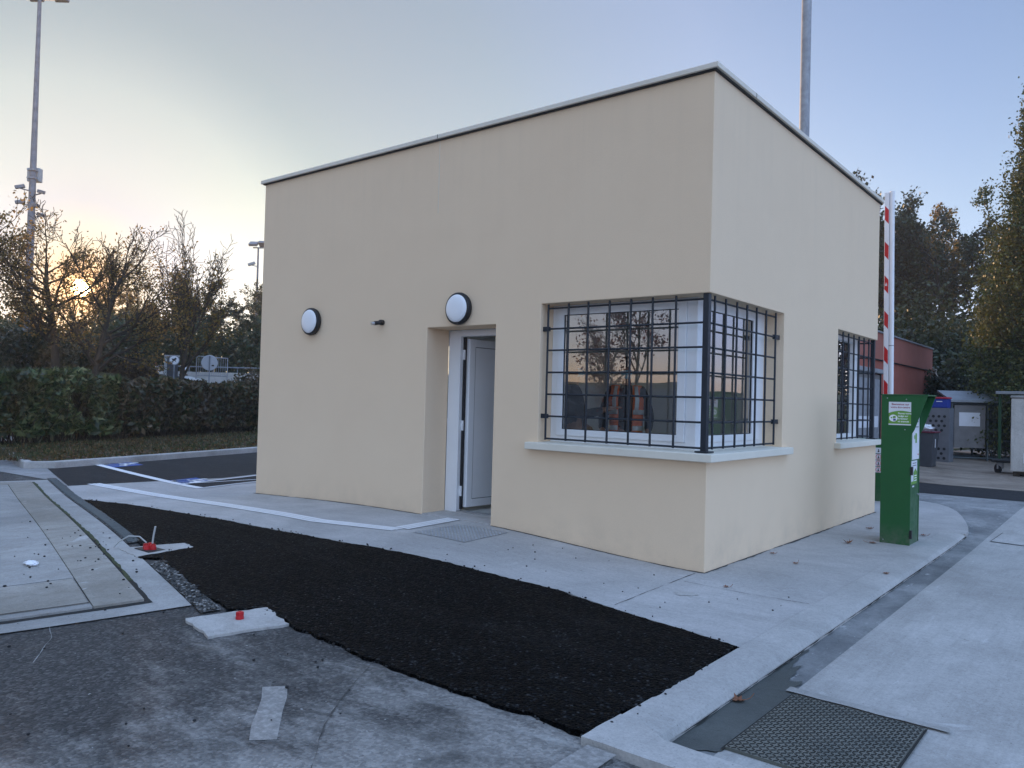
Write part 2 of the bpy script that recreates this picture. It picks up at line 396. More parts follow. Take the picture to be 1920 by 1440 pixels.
BUILD = {
 'render': m_render,
 'coping': lambda: plain('cream coping stone', (.70, .64, .54), .8, 0, .06, 3, .3),
 'sill': lambda: plain('cream sill stone', (.70, .65, .545), .75, 0, .05, 4, .25),
 'roofing': lambda: plain('roof membrane', (.2, .2, .2), .9),
 'inner': lambda: plain('inside wall paint', (.80, .80, .77), .9, 0, .05, 1.5),
 'floor': lambda: plain('inside floor', (.50, .50, .48), .6, 0, .2, 8),
 'pvc': lambda: plain('white window plastic', (.80, .81, .82), .35, 0, .02, 4),
 'rubber': lambda: plain('black rubber', (.02, .02, .022), .7),
 'door': lambda: plain('grey white door skin', (.84, .85, .86), .45, 0, .02, 4),
 'guard': lambda: plain('dark blue grey steel paint', (.013, .019, .028), .42, 0, .15, 12),
 'black': lambda: plain('black plastic', (.012, .013, .015), .5),
 'diffuser': lambda: plain('opal lamp plastic', (.80, .81, .83), .35, 0, .01, 4),
 'steel': lambda: plain('dull steel', (.42, .43, .44), .4, .8, .1, 10),
 'galv': lambda: plain('galvanised steel', (.30, .31, .33), .55, .25, .22, 9, .1),
 'mastgrey': lambda: plain('mast grey', (.19, .205, .23), .6, .1, .25, 4),
 'pale_box': lambda: plain('pale grey box', (.36, .38, .38), .6, 0, .06),
 'pavement': concrete('smooth pavement concrete', (.42, .405, .385), (.48, .46, .44), (.33, .315, .295), .5, (.6, 1.9, 1, .25), .3, .88, (3, 45, 1, .05)),
 'kerb': concrete('kerb concrete', (.42, .405, .38), (.49, .47, .445), (.31, .30, .28), .55, None, .4),
 'road': concrete('brushed road concrete', (.39, .375, .35), (.46, .445, .42), (.30, .29, .27), .55, (2.6, .5, 1, .12), .5, .88, (70, 2.5, 1)),
 'gutter': concrete('damp gutter concrete', (.16, .165, .165), (.34, .34, .33), (.12, .125, .125), .7, (1.6, .7, 1), .6),
 'wetpit': concrete('wet gutter floor', (.07, .078, .072), (.11, .118, .11), (.045, .05, .047), .6, None, .1, .6),
 'deck': concrete('weighbridge deck', (.30, .29, .27), (.39, .375, .35), (.23, .215, .19), .55, (2, 1, 1, -.27), .25),
 'deck_tan': concrete('worn tan deck', (.27, .245, .205), (.37, .345, .305), (.19, .17, .14), .6, (2, 1, 1, -.27), .6),
 'frame_c': concrete('frame concrete', (.33, .32, .30), (.43, .415, .39), (.24, .23, .21), .5, None, .3),
 'pad': concrete('pad concrete', (.36, .34, .315), (.46, .44, .41), (.24, .21, .18), .5, None, .2),
 'far_conc': concrete('yard concrete', (.26, .255, .245), (.36, .35, .34), (.16, .15, .14), .6, None, .2),
 'apron': concrete('brown stained apron', (.20, .155, .115), (.32, .265, .21), (.12, .10, .08), .65, (.6, 1.8, 1, .3), .12),
 'asphalt': m_asphalt_new, 'parking': m_parking, 'old_road': m_old_road,
 'crumb': lambda: plain('asphalt crumb', (.014, .014, .014), .7),
 'white_line': m_paint('white road paint', (.80, .80, .80), .12),
 'thin_line': m_paint('white line paint', (.70, .71, .73), .25),
 'worn_line': m_paint('worn white paint', (.40, .385, .36), .75, (.14, .133, .125)),
 'blue_paint': m_paint('blue road paint', (.030, .090, .33), .2, (.1, .14, .26)),
 'turf': m_grass_ground,
 'plate': m_plate, 'gravelly': m_gravelly,
 'tread': lambda: plain('worn tread edges', (.035, .036, .032), .6, .2, .3, 20),
 'grime': lambda: plain('grimy crack and foot shade', (.07, .066, .06), .95, 0, .4, 30),
 'dark_gap': lambda: plain('dark joint', (.02, .02, .018), .95),
 'moss': lambda: plain('moss in the joint', (.05, .06, .025), .95, 0, .4, 20),
 'red_plastic': lambda: plain('red plastic', (.50, .018, .022), .4, 0, .15, 20),
 'grey_wire': lambda: plain('grey cable sheath', (.4, .4, .38), .5),
 'white_bag': lambda: plain('white plastic film', (.72, .73, .75), .4),
 'green_paint': m_green,
 'green_dark': lambda: plain('dark green steel', (.012, .06, .022), .5),
 'sign_white': lambda: plain('printed white sheet', (.72, .73, .76), .4, 0, .03),
 'sign_green': lambda: plain('printed green', (.14, .32, .045), .45, 0, .1, 20),
 'ink_red': lambda: plain('printed dark red', (.30, .03, .05), .5),
 'ink_grey': lambda: plain('printed grey', (.22, .23, .25), .5),
 'ink_black': lambda: plain('printed black', (.02, .02, .022), .5),
 'ink_blue': lambda: plain('printed blue', (.05, .07, .25), .5),
 'ink_white': lambda: plain('printed white', (.82, .83, .84), .5),
 'arm_white': lambda: plain('white barrier arm', (.78, .78, .79), .4, 0, .04, 5),
 'arm_red': lambda: plain('red reflective band', (.52, .018, .02), .4, 0, .1, 20),
 'red_render': lambda: plain('terracotta render', (.34, .105, .075), .9, 0, .12, 1.2, .3),
 'fascia': lambda: plain('terracotta fascia', (.33, .12, .09), .85, 0, .08, 2),
 'downpipe': lambda: plain('grey beige downpipe', (.45, .40, .36), .6),
 'bin_grey': lambda: plain('dark grey bin plastic', (.055, .06, .07), .5),
 'bin_lid': lambda: plain('maroon bin lid', (.12, .012, .03), .5),
 'bin_blue': lambda: plain('blue box plastic', (.012, .04, .28), .45),
 'bin_red': lambda: plain('red lid plastic', (.45, .02, .05), .45),
 'perf': lambda: plain('grey perforated steel', (.17, .18, .20), .5, .2, .12, 5),
 'cage': lambda: plain('grey green cage steel', (.10, .12, .125), .55, .2, .15, 8),
 'panel_grey': lambda: plain('weathered grey panel', (.20, .19, .185), .7, 0, .15, 4),
 'zinc': lambda: plain('zinc roof sheet', (.25, .27, .29), .5, .3, .12, 3),
 'block': concrete('white weathered cabinet', (.50, .495, .47), (.62, .61, .58), (.28, .26, .22), .5, (3, 3, .4), .2),
 'bark': m_bark,
 'leaf_autumn': leaf_mat('autumn leaves', [(.0, (.08, .075, .022)), (.35, (.17, .125, .035)), (.6, (.26, .155, .045)), (.82, (.36, .24, .07)), (1, (.14, .07, .03))], .65),
 'leaf_yellow': leaf_mat('yellowing leaves', [(.0, (.06, .07, .018)), (.4, (.15, .115, .02)), (.75, (.26, .16, .025)), (1, (.12, .06, .02))], .5),
 'leaf_wood': leaf_mat('woodland leaves', [(.0, (.022, .036, .012)), (.5, (.042, .058, .018)), (.8, (.075, .075, .024)), (1, (.055, .042, .02))], .3, (.075, .078, .022), .35),
 'leaf_brown': leaf_mat('brown woodland leaves', [(.0, (.028, .034, .014)), (.5, (.052, .052, .020)), (1, (.072, .045, .02))], .3, (.036, .048, .018), .4),
 'leaf_dark': leaf_mat('dark ivy leaves', [(.0, (.014, .024, .009)), (.6, (.028, .042, .014)), (1, (.06, .05, .018))], .2, (.05, .045, .015), .5),
 'leaf_poplar': leaf_mat('turning hornbeam leaves', [(.0, (.026, .045, .013)), (.5, (.058, .085, .022)), (.8, (.12, .13, .03)), (1, (.19, .15, .035))], .35, (.125, .112, .025), 1.1),
 'leaf_laurel': leaf_mat('laurel leaves', [(.0, (.016, .034, .012)), (.55, (.05, .085, .026)), (.8, (.11, .15, .05)), (1, (.22, .21, .09))], .2, (.045, .05, .02), .7),
 'leaf_twiggy': leaf_mat('twiggy hedge leaves', [(.0, (.022, .034, .014)), (.4, (.055, .07, .025)), (.7, (.09, .065, .032)), (1, (.16, .11, .05))], .25, (.075, .045, .025), 1.2),
 'leaf_bush': leaf_mat('rusty bush leaves', [(.0, (.03, .022, .012)), (.5, (.06, .032, .016)), (1, (.10, .06, .02))], .3),
 'leaf_red': leaf_mat('dark red leaves', [(.0, (.06, .014, .014)), (.5, (.15, .03, .025)), (1, (.20, .07, .035))], .4),
 'grass': leaf_mat('grass blades', [(.0, (.022, .04, .011)), (.6, (.042, .066, .016)), (1, (.09, .085, .028))], .3, (.075, .055, .028), .8),
 'dead_leaf': leaf_mat('dead leaf', [(.0, (.16, .055, .025)), (1, (.28, .11, .05))], .2),
 'litter': leaf_mat('leaf litter', [(.0, (.06, .03, .016)), (.6, (.13, .07, .03)), (1, (.22, .13, .04))], .2),
 'skin': lambda: plain('skin', (.42, .23, .155), .55, 0, .05, 10),
 'dark_cloth': lambda: plain('dark jacket cloth', (.022, .024, .03), .9, 0, .2, 20, .2),
 'trouser': lambda: plain('dark trouser cloth', (.03, .035, .05), .9, 0, .2, 20, .2),
 'mask_cloth': lambda: plain('pale blue mask cloth', (.32, .52, .58), .85, 0, .05, 20),
 'hair': lambda: plain('dark hair', (.018, .013, .01), .6, 0, .2, 40),
 'vest': lambda: plain('orange safety cloth', (.90, .16, .02), .7, 0, .1, 20),
 'tape': lambda: plain('silver reflective tape', (.62, .62, .58), .4, .2, .05),
 'cone_orange': lambda: plain('faded cone orange', (.50, .15, .09), .6),
 'sign_back': lambda: plain('grey sign back', (.40, .43, .46), .5, .2, .05, 3),
 'shed': lambda: plain('pale shed sheet', (.55, .58, .62), .6),
 'mirror_black': lambda: plain('glossy black', (.01, .01, .012), .2),
}
def m_hidden_glass(): return m_glass()
BUILD['glass'] = m_glass

# ------------------------------------------------------------------ geometry helpers
def link(o, parent=None):
    COL.objects.link(o)
    if parent is not None: o.parent = parent
    return o

def tag(o, label, cat, group=None, kind=None):
    o['label'] = label; o['category'] = cat
    if group: o['group'] = group
    if kind: o['kind'] = kind
    return o

def thing(name, label, cat, loc=(0, 0, 0), group=None):
    o = bpy.data.objects.new(name, None)
    o.empty_display_size = .2
    o.location = loc
    link(o); tag(o, label, cat, group)
    return o

def root_loc(o):
    v = Vector((0, 0, 0))
    while o is not None:
        v += o.location; o = o.parent
    return v

def copy_tree(o, parent=None):
    c = o.copy(); COL.objects.link(c); c.parent = parent
    for ch in list(o.children): copy_tree(ch, c)
    return c

class MB:
    """Collects faces in world coordinates and links them as one mesh object."""
    def __init__(s): s.v = []; s.f = []; s.m = []; s.mi = 0
    def quad(s, *p):
        n = len(s.v); s.v += [tuple(x) for x in p]; s.f.append(tuple(range(n, n + len(p)))); s.m.append(s.mi); return s
    def raw(s, vs, fs):
        n = len(s.v); s.v += [tuple(x) for x in vs]
        for f in fs: s.f.append(tuple(i + n for i in f)); s.m.append(s.mi)
        return s
    def box(s, x0, x1, y0, y1, z0, z1):
        return s.raw([(x, y, z) for z in (z0, z1) for y in (y0, y1) for x in (x0, x1)],
              [(0, 2, 3, 1), (4, 5, 7, 6), (0, 1, 5, 4), (2, 6, 7, 3), (0, 4, 6, 2), (1, 3, 7, 5)])
    def obox(s, c, ax, ay, az, hx, hy, hz):
        c = Vector(c); ax, ay, az = (Vector(a).normalized() for a in (ax, ay, az))
        return s.raw([c + ax * (hx * i) + ay * (hy * j) + az * (hz * k) for k in (-1, 1) for j in (-1, 1) for i in (-1, 1)],
              [(0, 2, 3, 1), (4, 5, 7, 6), (0, 1, 5, 4), (2, 6, 7, 3), (0, 4, 6, 2), (1, 3, 7, 5)])
    def tube(s, pts, rad, n=8, caps=True):
        pts = [Vector(p) for p in pts]
        if isinstance(rad, (int, float)): rad = [rad] * len(pts)
        base = len(s.v); prev = None
        for i, p in enumerate(pts):
            a = pts[max(i - 1, 0)]; b = pts[min(i + 1, len(pts) - 1)]
            d = (b - a).normalized()
            if prev is None:
                h = Vector((0, 0, 1)) if abs(d.z) < .9 else Vector((1, 0, 0))
                u = d.cross(h).normalized()
            else:
                u = (prev - d * prev.dot(d)).normalized()
            prev = u; w = d.cross(u)
            for k in range(n):
                t = 2 * math.pi * k / n
                s.v.append(tuple(p + (u * math.cos(t) + w * math.sin(t)) * rad[i]))
        for i in range(len(pts) - 1):
            for k in range(n):
                a = base + i * n + k; b = base + i * n + (k + 1) % n
                s.f.append((a, b, b + n, a + n)); s.m.append(s.mi)
        if caps:
            s.f.append(tuple(base + k for k in reversed(range(n)))); s.m.append(s.mi)
            e = base + (len(pts) - 1) * n
            s.f.append(tuple(e + k for k in range(n))); s.m.append(s.mi)
        return s
    def prism(s, poly, ext):
        """3-D outline pushed along ext."""
        ext = Vector(ext); n = len(poly); p = [Vector(x) for x in poly]
        vs = p + [x + ext for x in p]
        fs = [tuple(reversed(range(n))), tuple(range(n, 2 * n))]
        fs += [(i, (i + 1) % n, (i + 1) % n + n, i + n) for i in range(n)]
        return s.raw(vs, fs)
    def lathe(s, c, axis, prof, n=32):
        """prof: (distance along axis, radius)."""
        c = Vector(c); d = Vector(axis).normalized()
        h = Vector((0, 0, 1)) if abs(d.z) < .9 else Vector((1, 0, 0))
        u = d.cross(h).normalized(); w = d.cross(u)
        base = len(s.v)
        for a, r in prof:
            for k in range(n):
                t = 2 * math.pi * k / n
                s.v.append(tuple(c + d * a + (u * math.cos(t) + w * math.sin(t)) * max(r, 1e-4)))
        for i in range(len(prof) - 1):
            for k in range(n):
                a = base + i * n + k; b = base + i * n + (k + 1) % n
                s.f.append((a, b, b + n, a + n)); s.m.append(s.mi)
        s.f.append(tuple(base + k for k in reversed(range(n)))); s.m.append(s.mi)
        e = base + (len(prof) - 1) * n
        s.f.append(tuple(e + k for k in range(n))); s.m.append(s.mi)
        return s
    def ball(s, c, rx, ry, rz, n=16, m=10):
        vs = []; fs = []
        for i in range(1, m):
            t = math.pi * i / m
            for k in range(n):
                p = 2 * math.pi * k / n
                vs.append((c[0] + rx * math.sin(t) * math.cos(p), c[1] + ry * math.sin(t) * math.sin(p), c[2] + rz * math.cos(t)))
        top = len(vs); vs.append((c[0], c[1], c[2] + rz)); vs.append((c[0], c[1], c[2] - rz))
        for i in range(m - 2):
            for k in range(n):
                fs.append((i * n + k, (i + 1) * n + k, (i + 1) * n + (k + 1) % n, i * n + (k + 1) % n))
        for k in range(n):
            fs.append((top, k, (k + 1) % n)); fs.append((top + 1, (m - 2) * n + (k + 1) % n, (m - 2) * n + k))
        return s.raw(vs, fs)
    def build(s, name, mats, parent=None, loc=None, smooth=None, bevel=0.0, kind=None):
        org = root_loc(parent) if parent is not None else Vector(loc or (0, 0, 0))
        me = bpy.data.meshes.new(name)
        me.from_pydata([(a - org.x, b - org.y, c - org.z) for a, b, c in s.v], [], s.f)
        ml = mats if isinstance(mats, (list, tuple)) else [mats]
        for m in ml: me.materials.append(mat(m))
        if len(ml) > 1: me.polygons.foreach_set('material_index', s.m)
        bm = bmesh.new(); bm.from_mesh(me)
        bmesh.ops.recalc_face_normals(bm, faces=bm.faces)
        bm.to_mesh(me); bm.free()
        if smooth is not None:
            me.polygons.foreach_set('use_smooth', [True] * len(me.polygons))
            me.set_sharp_from_angle(angle=R(smooth))
        me.update()
        o = bpy.data.objects.new(name, me)
        if parent is None: o.location = org
        if kind: o['kind'] = kind
        link(o, parent)
        if bevel:
            b = o.modifiers.new('bevel', 'BEVEL'); b.width = bevel; b.segments = 2
            b.limit_method = 'ANGLE'; b.angle_limit = R(40); b.use_clamp_overlap = True
        return o

def cells(xb, yb, zb, solid):
    """A watertight shell round the solid cells of a grid, flat faces merged."""
    nx, ny, nz = len(xb) - 1, len(yb) - 1, len(zb) - 1
    S_ = np.zeros((nx + 2, ny + 2, nz + 2), bool)
    for i in range(nx):
        for j in range(ny):
            for k in range(nz):
                S_[i + 1, j + 1, k + 1] = solid((xb[i] + xb[i + 1]) / 2, (yb[j] + yb[j + 1]) / 2, (zb[k] + zb[k + 1]) / 2)
    vid = {}; bm = bmesh.new()
    def V(i, j, k):
        if (i, j, k) not in vid: vid[i, j, k] = bm.verts.new((xb[i], yb[j], zb[k]))
        return vid[i, j, k]
    for i in range(nx + 1):
        for j in range(ny + 1):
            for k in range(nz + 1):
                if j < ny and k < nz and S_[i, j + 1, k + 1] != S_[i + 1, j + 1, k + 1]:
                    q = [V(i, j, k), V(i, j + 1, k), V(i, j + 1, k + 1), V(i, j, k + 1)]
                    bm.faces.new(q if S_[i, j + 1, k + 1] else q[::-1])
                if i < nx and k < nz and S_[i + 1, j, k + 1] != S_[i + 1, j + 1, k + 1]:
                    q = [V(i, j, k), V(i, j, k + 1), V(i + 1, j, k + 1), V(i + 1, j, k)]
                    bm.faces.new(q if S_[i + 1, j, k + 1] else q[::-1])
                if i < nx and j < ny and S_[i + 1, j + 1, k] != S_[i + 1, j + 1, k + 1]:
                    q = [V(i, j, k), V(i + 1, j, k), V(i + 1, j + 1, k), V(i, j + 1, k)]
                    bm.faces.new(q if S_[i + 1, j + 1, k] else q[::-1])
    bmesh.ops.dissolve_limit(bm, angle_limit=R(1), verts=bm.verts, edges=bm.edges)
    vs = [v.co.copy() for v in bm.verts]; bm.verts.index_update()
    fs = [tuple(v.index for v in f.verts) for f in bm.faces]
    bm.free()
    mb = MB(); mb.raw(vs, fs); return mb

def merge_into(target, src):
    """Surface relief becomes part of the mesh it sits on."""
    k = len(target.data.materials)
    target.data.materials.append(src.data.materials[0])
    bm = bmesh.new(); bm.from_mesh(target.data); n = len(bm.faces)
    bm.from_mesh(src.data); bm.faces.ensure_lookup_table()
    for f in bm.faces[n:]: f.material_index = k
    bm.to_mesh(target.data); bm.free()
    bpy.data.objects.remove(src)

# ------------------------------------------------------------------ lie of the land
def sm(t):
    t = np.clip(t, 0, 1); return t * t * (3 - 2 * t)
def gh(x, y):
    """The pavement swells up to the door of the gatehouse."""
    x = np.asarray(x, float); y = np.asarray(y, float)
    return .115 * sm(-x / 2.6) * (1 - sm((-x - 3.8) / 4.5)) * sm((y + 4.6) / 3.6)
def bank(x, y):
    d2 = (x + 15.5) * -.894 + y * -.447
    return 2.0 * sm((d2 - 1) / 6)
def road_drop(x, y):
    near = sm((y + 3.32) / .2)
    a = sm((x - 1.08) / .12); b = sm((x - 1.6) / 1.2)
    return .048 * (near * a + (1 - near) * b)
def base_h(x, y):
    x = np.asarray(x, float); y = np.asarray(y, float)
    drop = road_drop(x, y) * (1 - sm((y - 2.5) / 5))
    hill = 9.0 * sm((y - 27) / 45) * sm((x + 60) / 30) * (1 - .7 * sm((x - 5) / 7))
    back = 2.5 * sm((-y - 30) / 60)
    return gh(x, y) - drop + bank(x, y) + hill + back

def sheet(name, poly, off, m, zf=None, step=.3, jitter=0.0, jstep=.06, skirt=0.0, seed=1, parent=None):
    """A flat sheet laid on the land."""
    zf = zf or base_h
    rng = random.Random(seed)
    pts = []
    n = len(poly)
    for i in range(n):
        a = Vector((*poly[i], 0)); b = Vector((*poly[(i + 1) % n], 0))
        if not jitter: pts.append(a); continue
        L = (b - a).length; k = max(1, int(L / jstep)); nn = Vector((-(b - a).y, (b - a).x, 0)).normalized()
        w = 0
        for j in range(k):
            w = .6 * w + rng.uniform(-jitter, jitter)
            pts.append(a.lerp(b, j / k) + nn * (w if j else 0))
    bm = bmesh.new()
    cv_, ce_, cf_ = delaunay_2d_cdt([p.to_2d() for p in pts], [], [list(range(len(pts)))], 1, 1e-5)[:3]
    bv = [bm.verts.new((*p, 0)) for p in cv_]
    for f in cf_: bm.faces.new([bv[i] for i in f])
    xs = [p.x for p in pts]; ys = [p.y for p in pts]
    for ax, lo, hi in ((0, min(xs), max(xs)), (1, min(ys), max(ys))):
        c = math.ceil(lo / step) * step
        while c < hi:
            co = Vector((0, 0, 0)); co[ax] = c + .0007; no = Vector((0, 0, 0)); no[ax] = 1
            bmesh.ops.bisect_plane(bm, geom=bm.verts[:] + bm.edges[:] + bm.faces[:], plane_co=co, plane_no=no)
            c += step
    for v in bm.verts: v.co.z = float(zf(v.co.x, v.co.y)) + off
    bmesh.ops.recalc_face_normals(bm, faces=bm.faces)
    if sum(f.normal.z for f in bm.faces) < 0: bmesh.ops.reverse_faces(bm, faces=bm.faces)
    if skirt:
        be = [e for e in bm.edges if e.is_boundary]
        r = bmesh.ops.extrude_edge_only(bm, edges=be)
        for v in r['geom']:
            if isinstance(v, bmesh.types.BMVert): v.co.z -= skirt
    me = bpy.data.meshes.new(name); bm.to_mesh(me); bm.free()
    me.materials.append(mat(m))
    o = bpy.data.objects.new(name, me)
    if parent is None:
        o['kind'] = 'structure'
    else:
        org = root_loc(parent)
        for v in me.vertices: v.co -= org
    link(o, parent)
    return o

# ------------------------------------------------------------------ lettering
def text_geo(s, size, align='CENTER', bold=0.0):
    cu = bpy.data.curves.new('lettering', 'FONT'); cu.body = s; cu.size = size
    cu.align_x = align; cu.resolution_u = 2; cu.offset = bold; cu.space_line = .95
    o = bpy.data.objects.new('lettering', cu); COL.objects.link(o)
    dg = bpy.context.evaluated_depsgraph_get(); dg.update()
    me = o.evaluated_get(dg).to_mesh()
    vs = [v.co.copy() for v in me.vertices]; fs = [tuple(p.vertices) for p in me.polygons]
    o.evaluated_get(dg).to_mesh_clear()
    bpy.data.objects.remove(o); bpy.data.curves.remove(cu)
    return vs, fs
def put_text(mb, s, o, u, v, size, align='CENTER', bold=0.0):
    vs, fs = text_geo(s, size, align, bold); o, u, v = Vector(o), Vector(u), Vector(v)
    mb.raw([o + u * p.x + v * p.y for p in vs], fs); return mb
def flat_poly(mb, pts, o, u, v):
    o, u, v = Vector(o), Vector(u), Vector(v)
    mb.quad(*[o + u * a + v * b for a, b in pts]); return mb
def circle(cx, cy, r, n=24, ry=None):
    return [(cx + r * math.cos(2 * math.pi * k / n), cy + (ry or r) * math.sin(2 * math.pi * k / n)) for k in range(n)]

# ================================================================== GROUND
xs = np.unique(np.concatenate([np.arange(-24, 6.01, .3), np.arange(-60, 60.1, 2.0), np.array([-150, -100, 100, 150])]))
ys = np.unique(np.concatenate([np.arange(-8, 12.01, .3), np.arange(-60, 90.1, 2.0), np.array([-150, -100, 120, 150])]))
X, Y = np.meshgrid(xs, ys, indexing='ij')
Z = base_h(X, Y) - .02
rng0 = np.random.default_rng(3)
rough = np.where((Y > 14) | (X < -13.5), 1, 0) * rng0.normal(0, .03, X.shape)
Z = Z + np.where(np.abs(X) + np.abs(Y) < 150, rough, 0)
nx, ny = X.shape
me = bpy.data.meshes.new('ground')
idx = np.arange(nx * ny).reshape(nx, ny)
faces = np.stack([idx[:-1, :-1], idx[1:, :-1], idx[1:, 1:], idx[:-1, 1:]], -1).reshape(-1, 4)
me.from_pydata(np.stack([X, Y, Z], -1).reshape(-1, 3).tolist(), [], faces.tolist())
me.materials.append(mat('turf')); me.polygons.foreach_set('use_smooth', [True] * len(me.polygons))
go = bpy.data.objects.new('ground', me); go['kind'] = 'structure'; link(go)

sheet('road', [(-14, -30), (14, -30), (14, -3.05), (1.2, -3.05), (1.2, -3.2), (-1.5, -3.2), (-12.0, -.4), (-30, 4), (-30, -30)], -.006, 'old_road', step=.4)
sheet('road_slab', [(1.43, -3.04), (9, -3.04), (9, 9.0), (1.43, 9.0)], .002, 'road', step=.5)
sheet('gutter', [(1.19, -3.1), (1.45, -3.1), (1.45, 9.0), (-.6, 9.0), (-.6, 7.5), (.1, 7.0), (.8, 5.9), (1.0, 5.0), (1.19, 4.0)], -.002, 'gutter', step=.25)
sheet('wet_gutter', [(1.21, -3.09), (1.44, -2.93), (1.45, -2.1), (1.41, -1.85), (1.36, -1.9), (1.33, -1.6), (1.29, -1.7), (1.25, -1.25)], .004, 'wetpit', step=.2, jitter=.010, jstep=.03)
sheet('back_road', [(-9, 8.6), (12, 8.6), (12, 10.35), (-.5, 10.5), (-9, 12)], .003, 'parking', step=.8)
sheet('service_apron', [(-9, 12), (-.5, 10.5), (12, 10.35), (14, 26), (-9, 26)], .006, 'apron', step=1.5)
sheet('yard', [(-16, -1.5), (-9.9, -1.15), (-8.95, -1.28), (-11.6, -.4), (-11.9, -.75), (-15.5, .1), (-20, 2), (-26, -3)], .0, 'far_conc', step=.6)
sheet('front_strip', [(1.0, -3.31), (2.6, -3.31), (2.6, -3.12), (1.27, -3.11), (1.20, -3.06), (1.10, -3.0), (1.0, -3.0)], .0125, 'kerb', lambda x, y: 0.0, step=.15, jitter=.004, skirt=.10)
sheet('pit_joint', [(1.2, -3.115), (2.6, -3.115), (2.6, -3.092), (1.2, -3.092)], .016, 'dark_gap', step=.2)

def flat_h(x, y): return gh(x, y)
# pavement round the gatehouse
pave = [(-7.35, -1.78), (-8.95, -1.30), (-8.83, -.2), (-8.66, .94), (-8.87, 1.7), (-9.2, 9), (-.6, 8.6), (.0, 7.3),
        (.30, 6.9), (.62, 6.3), (.86, 5.2), (.98, 4.15), (1.0, 0), (1.0, -1.70), (.65, -1.60), (-7.27, -1.70)]
pave_low = [(.99, -1.69), (.651, -1.60), (.281, -1.53), (-.47, -1.35), (-1.442, -1.43), (-2.531, -1.60), (-3.941, -1.67), (-5.02, -1.67), (-6.375, -1.64), (-7.276, -1.73), (-7.40, -1.76)]
sheet('pavement', [(1.0, 4.1), (1.0, -1.70)] + pave_low[1:] + [(-8.95, -1.30), (-8.83, -.2), (-8.66, .94), (-8.87, 1.7), (-9.2, 8.6), (-.6, 7.75), (-.1, 7.42), (.18, 7.24), (.43, 7.05), (.62, 6.75), (.80, 6.30), (.95, 5.75), (1.08, 5.18), (1.17, 4.75), (1.225, 4.40), (1.243, 4.1)], .006, 'pavement', flat_h, .3, skirt=.14)
# fine joints in the pavement
def strip(pts, w):
    L, Rr = [], []
    for i, p in enumerate(pts):
        a = Vector(pts[max(i - 1, 0)]); b = Vector(pts[min(i + 1, len(pts) - 1)])
        d = (b - a).normalized(); n = Vector((-d.y, d.x)) * (w / 2)
        L.append((p[0] + n.x, p[1] + n.y)); Rr.append((p[0] - n.x, p[1] - n.y))
    return L + Rr[::-1]
sheet('pavement_joint', strip([(-.05, -.06), (-.02, -1.0), (.06, -1.45)][:2] + [(.0, -1.40)], .006), .0085, 'dark_gap', flat_h, .3, jitter=.003)
sheet('pavement_joint', strip([(.02, -.4), (.5, -.43), (.97, -.40)], .005), .0085, 'dark_gap', flat_h, .3, jitter=.003)
sheet('mortar_stain', [(.20, -.84), (.27, -.79), (.30, -.73), (.23, -.69), (.17, -.72), (.12, -.78)], .0095, 'ink_white' if False else 'pad', flat_h, .2, jitter=.012, jstep=.02)

# kerb along the lane: a swept concrete profile with a chamfered face
def kerb_mesh(path, prof, name, m, zf, joints=1.0):
    mb = MB(); n = len(prof); rings = []
    for i, p in enumerate(path):
        a = Vector(path[max(i - 1, 0)]); b = Vector(path[min(i + 1, len(path) - 1)])
        d = (b - a).normalized(); out = Vector((d.y, -d.x))
        rings.append([(p[0] + out.x * o, p[1] + out.y * o, float(zf(*p)) + z) for o, z in prof])
    vs = [v for r in rings for v in r]; fs = []
    for i in range(len(path) - 1):
        for k in range(n - 1):
            fs.append((i * n + k, i * n + k + 1, (i + 1) * n + k + 1, (i + 1) * n + k))
    fs.append(tuple(range(n))); fs.append(tuple((len(path) - 1) * n + k for k in range(n)))
    mb.raw(vs, fs)
    return mb.build(name, m, kind='structure', smooth=22)
path = [(.998, y) for y in list(np.arange(-3.05, 4.05, .2)) + [4.1]]
kerb_mesh(path, [(0, -.2), (0, .004), (.008, .010), (.19, .004), (.222, -.004), (.246, -.03), (.25, -.2)], 'kerb', 'kerb', flat_h)
sheet('kerb_joint', strip([(1.232, -3.1), (1.236, 0), (1.24, 4.1)], .03), .012, 'dark_gap', step=.3, jitter=.006)
# fresh asphalt patch
patch = [(-7.276, -1.757), (-6.375, -1.666), (-5.02, -1.698), (-3.941, -1.697), (-2.531, -1.623), (-1.442, -1.453), (-.47, -1.375), (.281, -1.552), (.651, -1.625), (.993, -1.70),
         (1.002, -2.166), (1.004, -2.733), (1.0, -3.27), (.84, -3.271), (.353, -3.271), (-.328, -3.257), (-1.137, -3.197), (-1.50, -3.10), (-1.646, -3.30),
         (-2.445, -3.11), (-3.24, -2.90), (-3.41, -2.99), (-3.38, -2.54), (-3.585, -2.48), (-3.83, -2.76), (-5.04, -2.40)]
sheet('asphalt_patch', patch, .012, 'asphalt', flat_h, .25, jitter=.012, jstep=.035, skirt=.05, seed=4)

# parking bays
sheet('parking', [(-11.9, -.45), (-8.94, -1.28), (-8.83, -.2), (-8.66, .94), (-8.87, 1.7), (-9.3, 12), (-15.6, 12), (-13.6, 4.8), (-12.5, 2.1)], .004, 'parking', flat_h, .5)
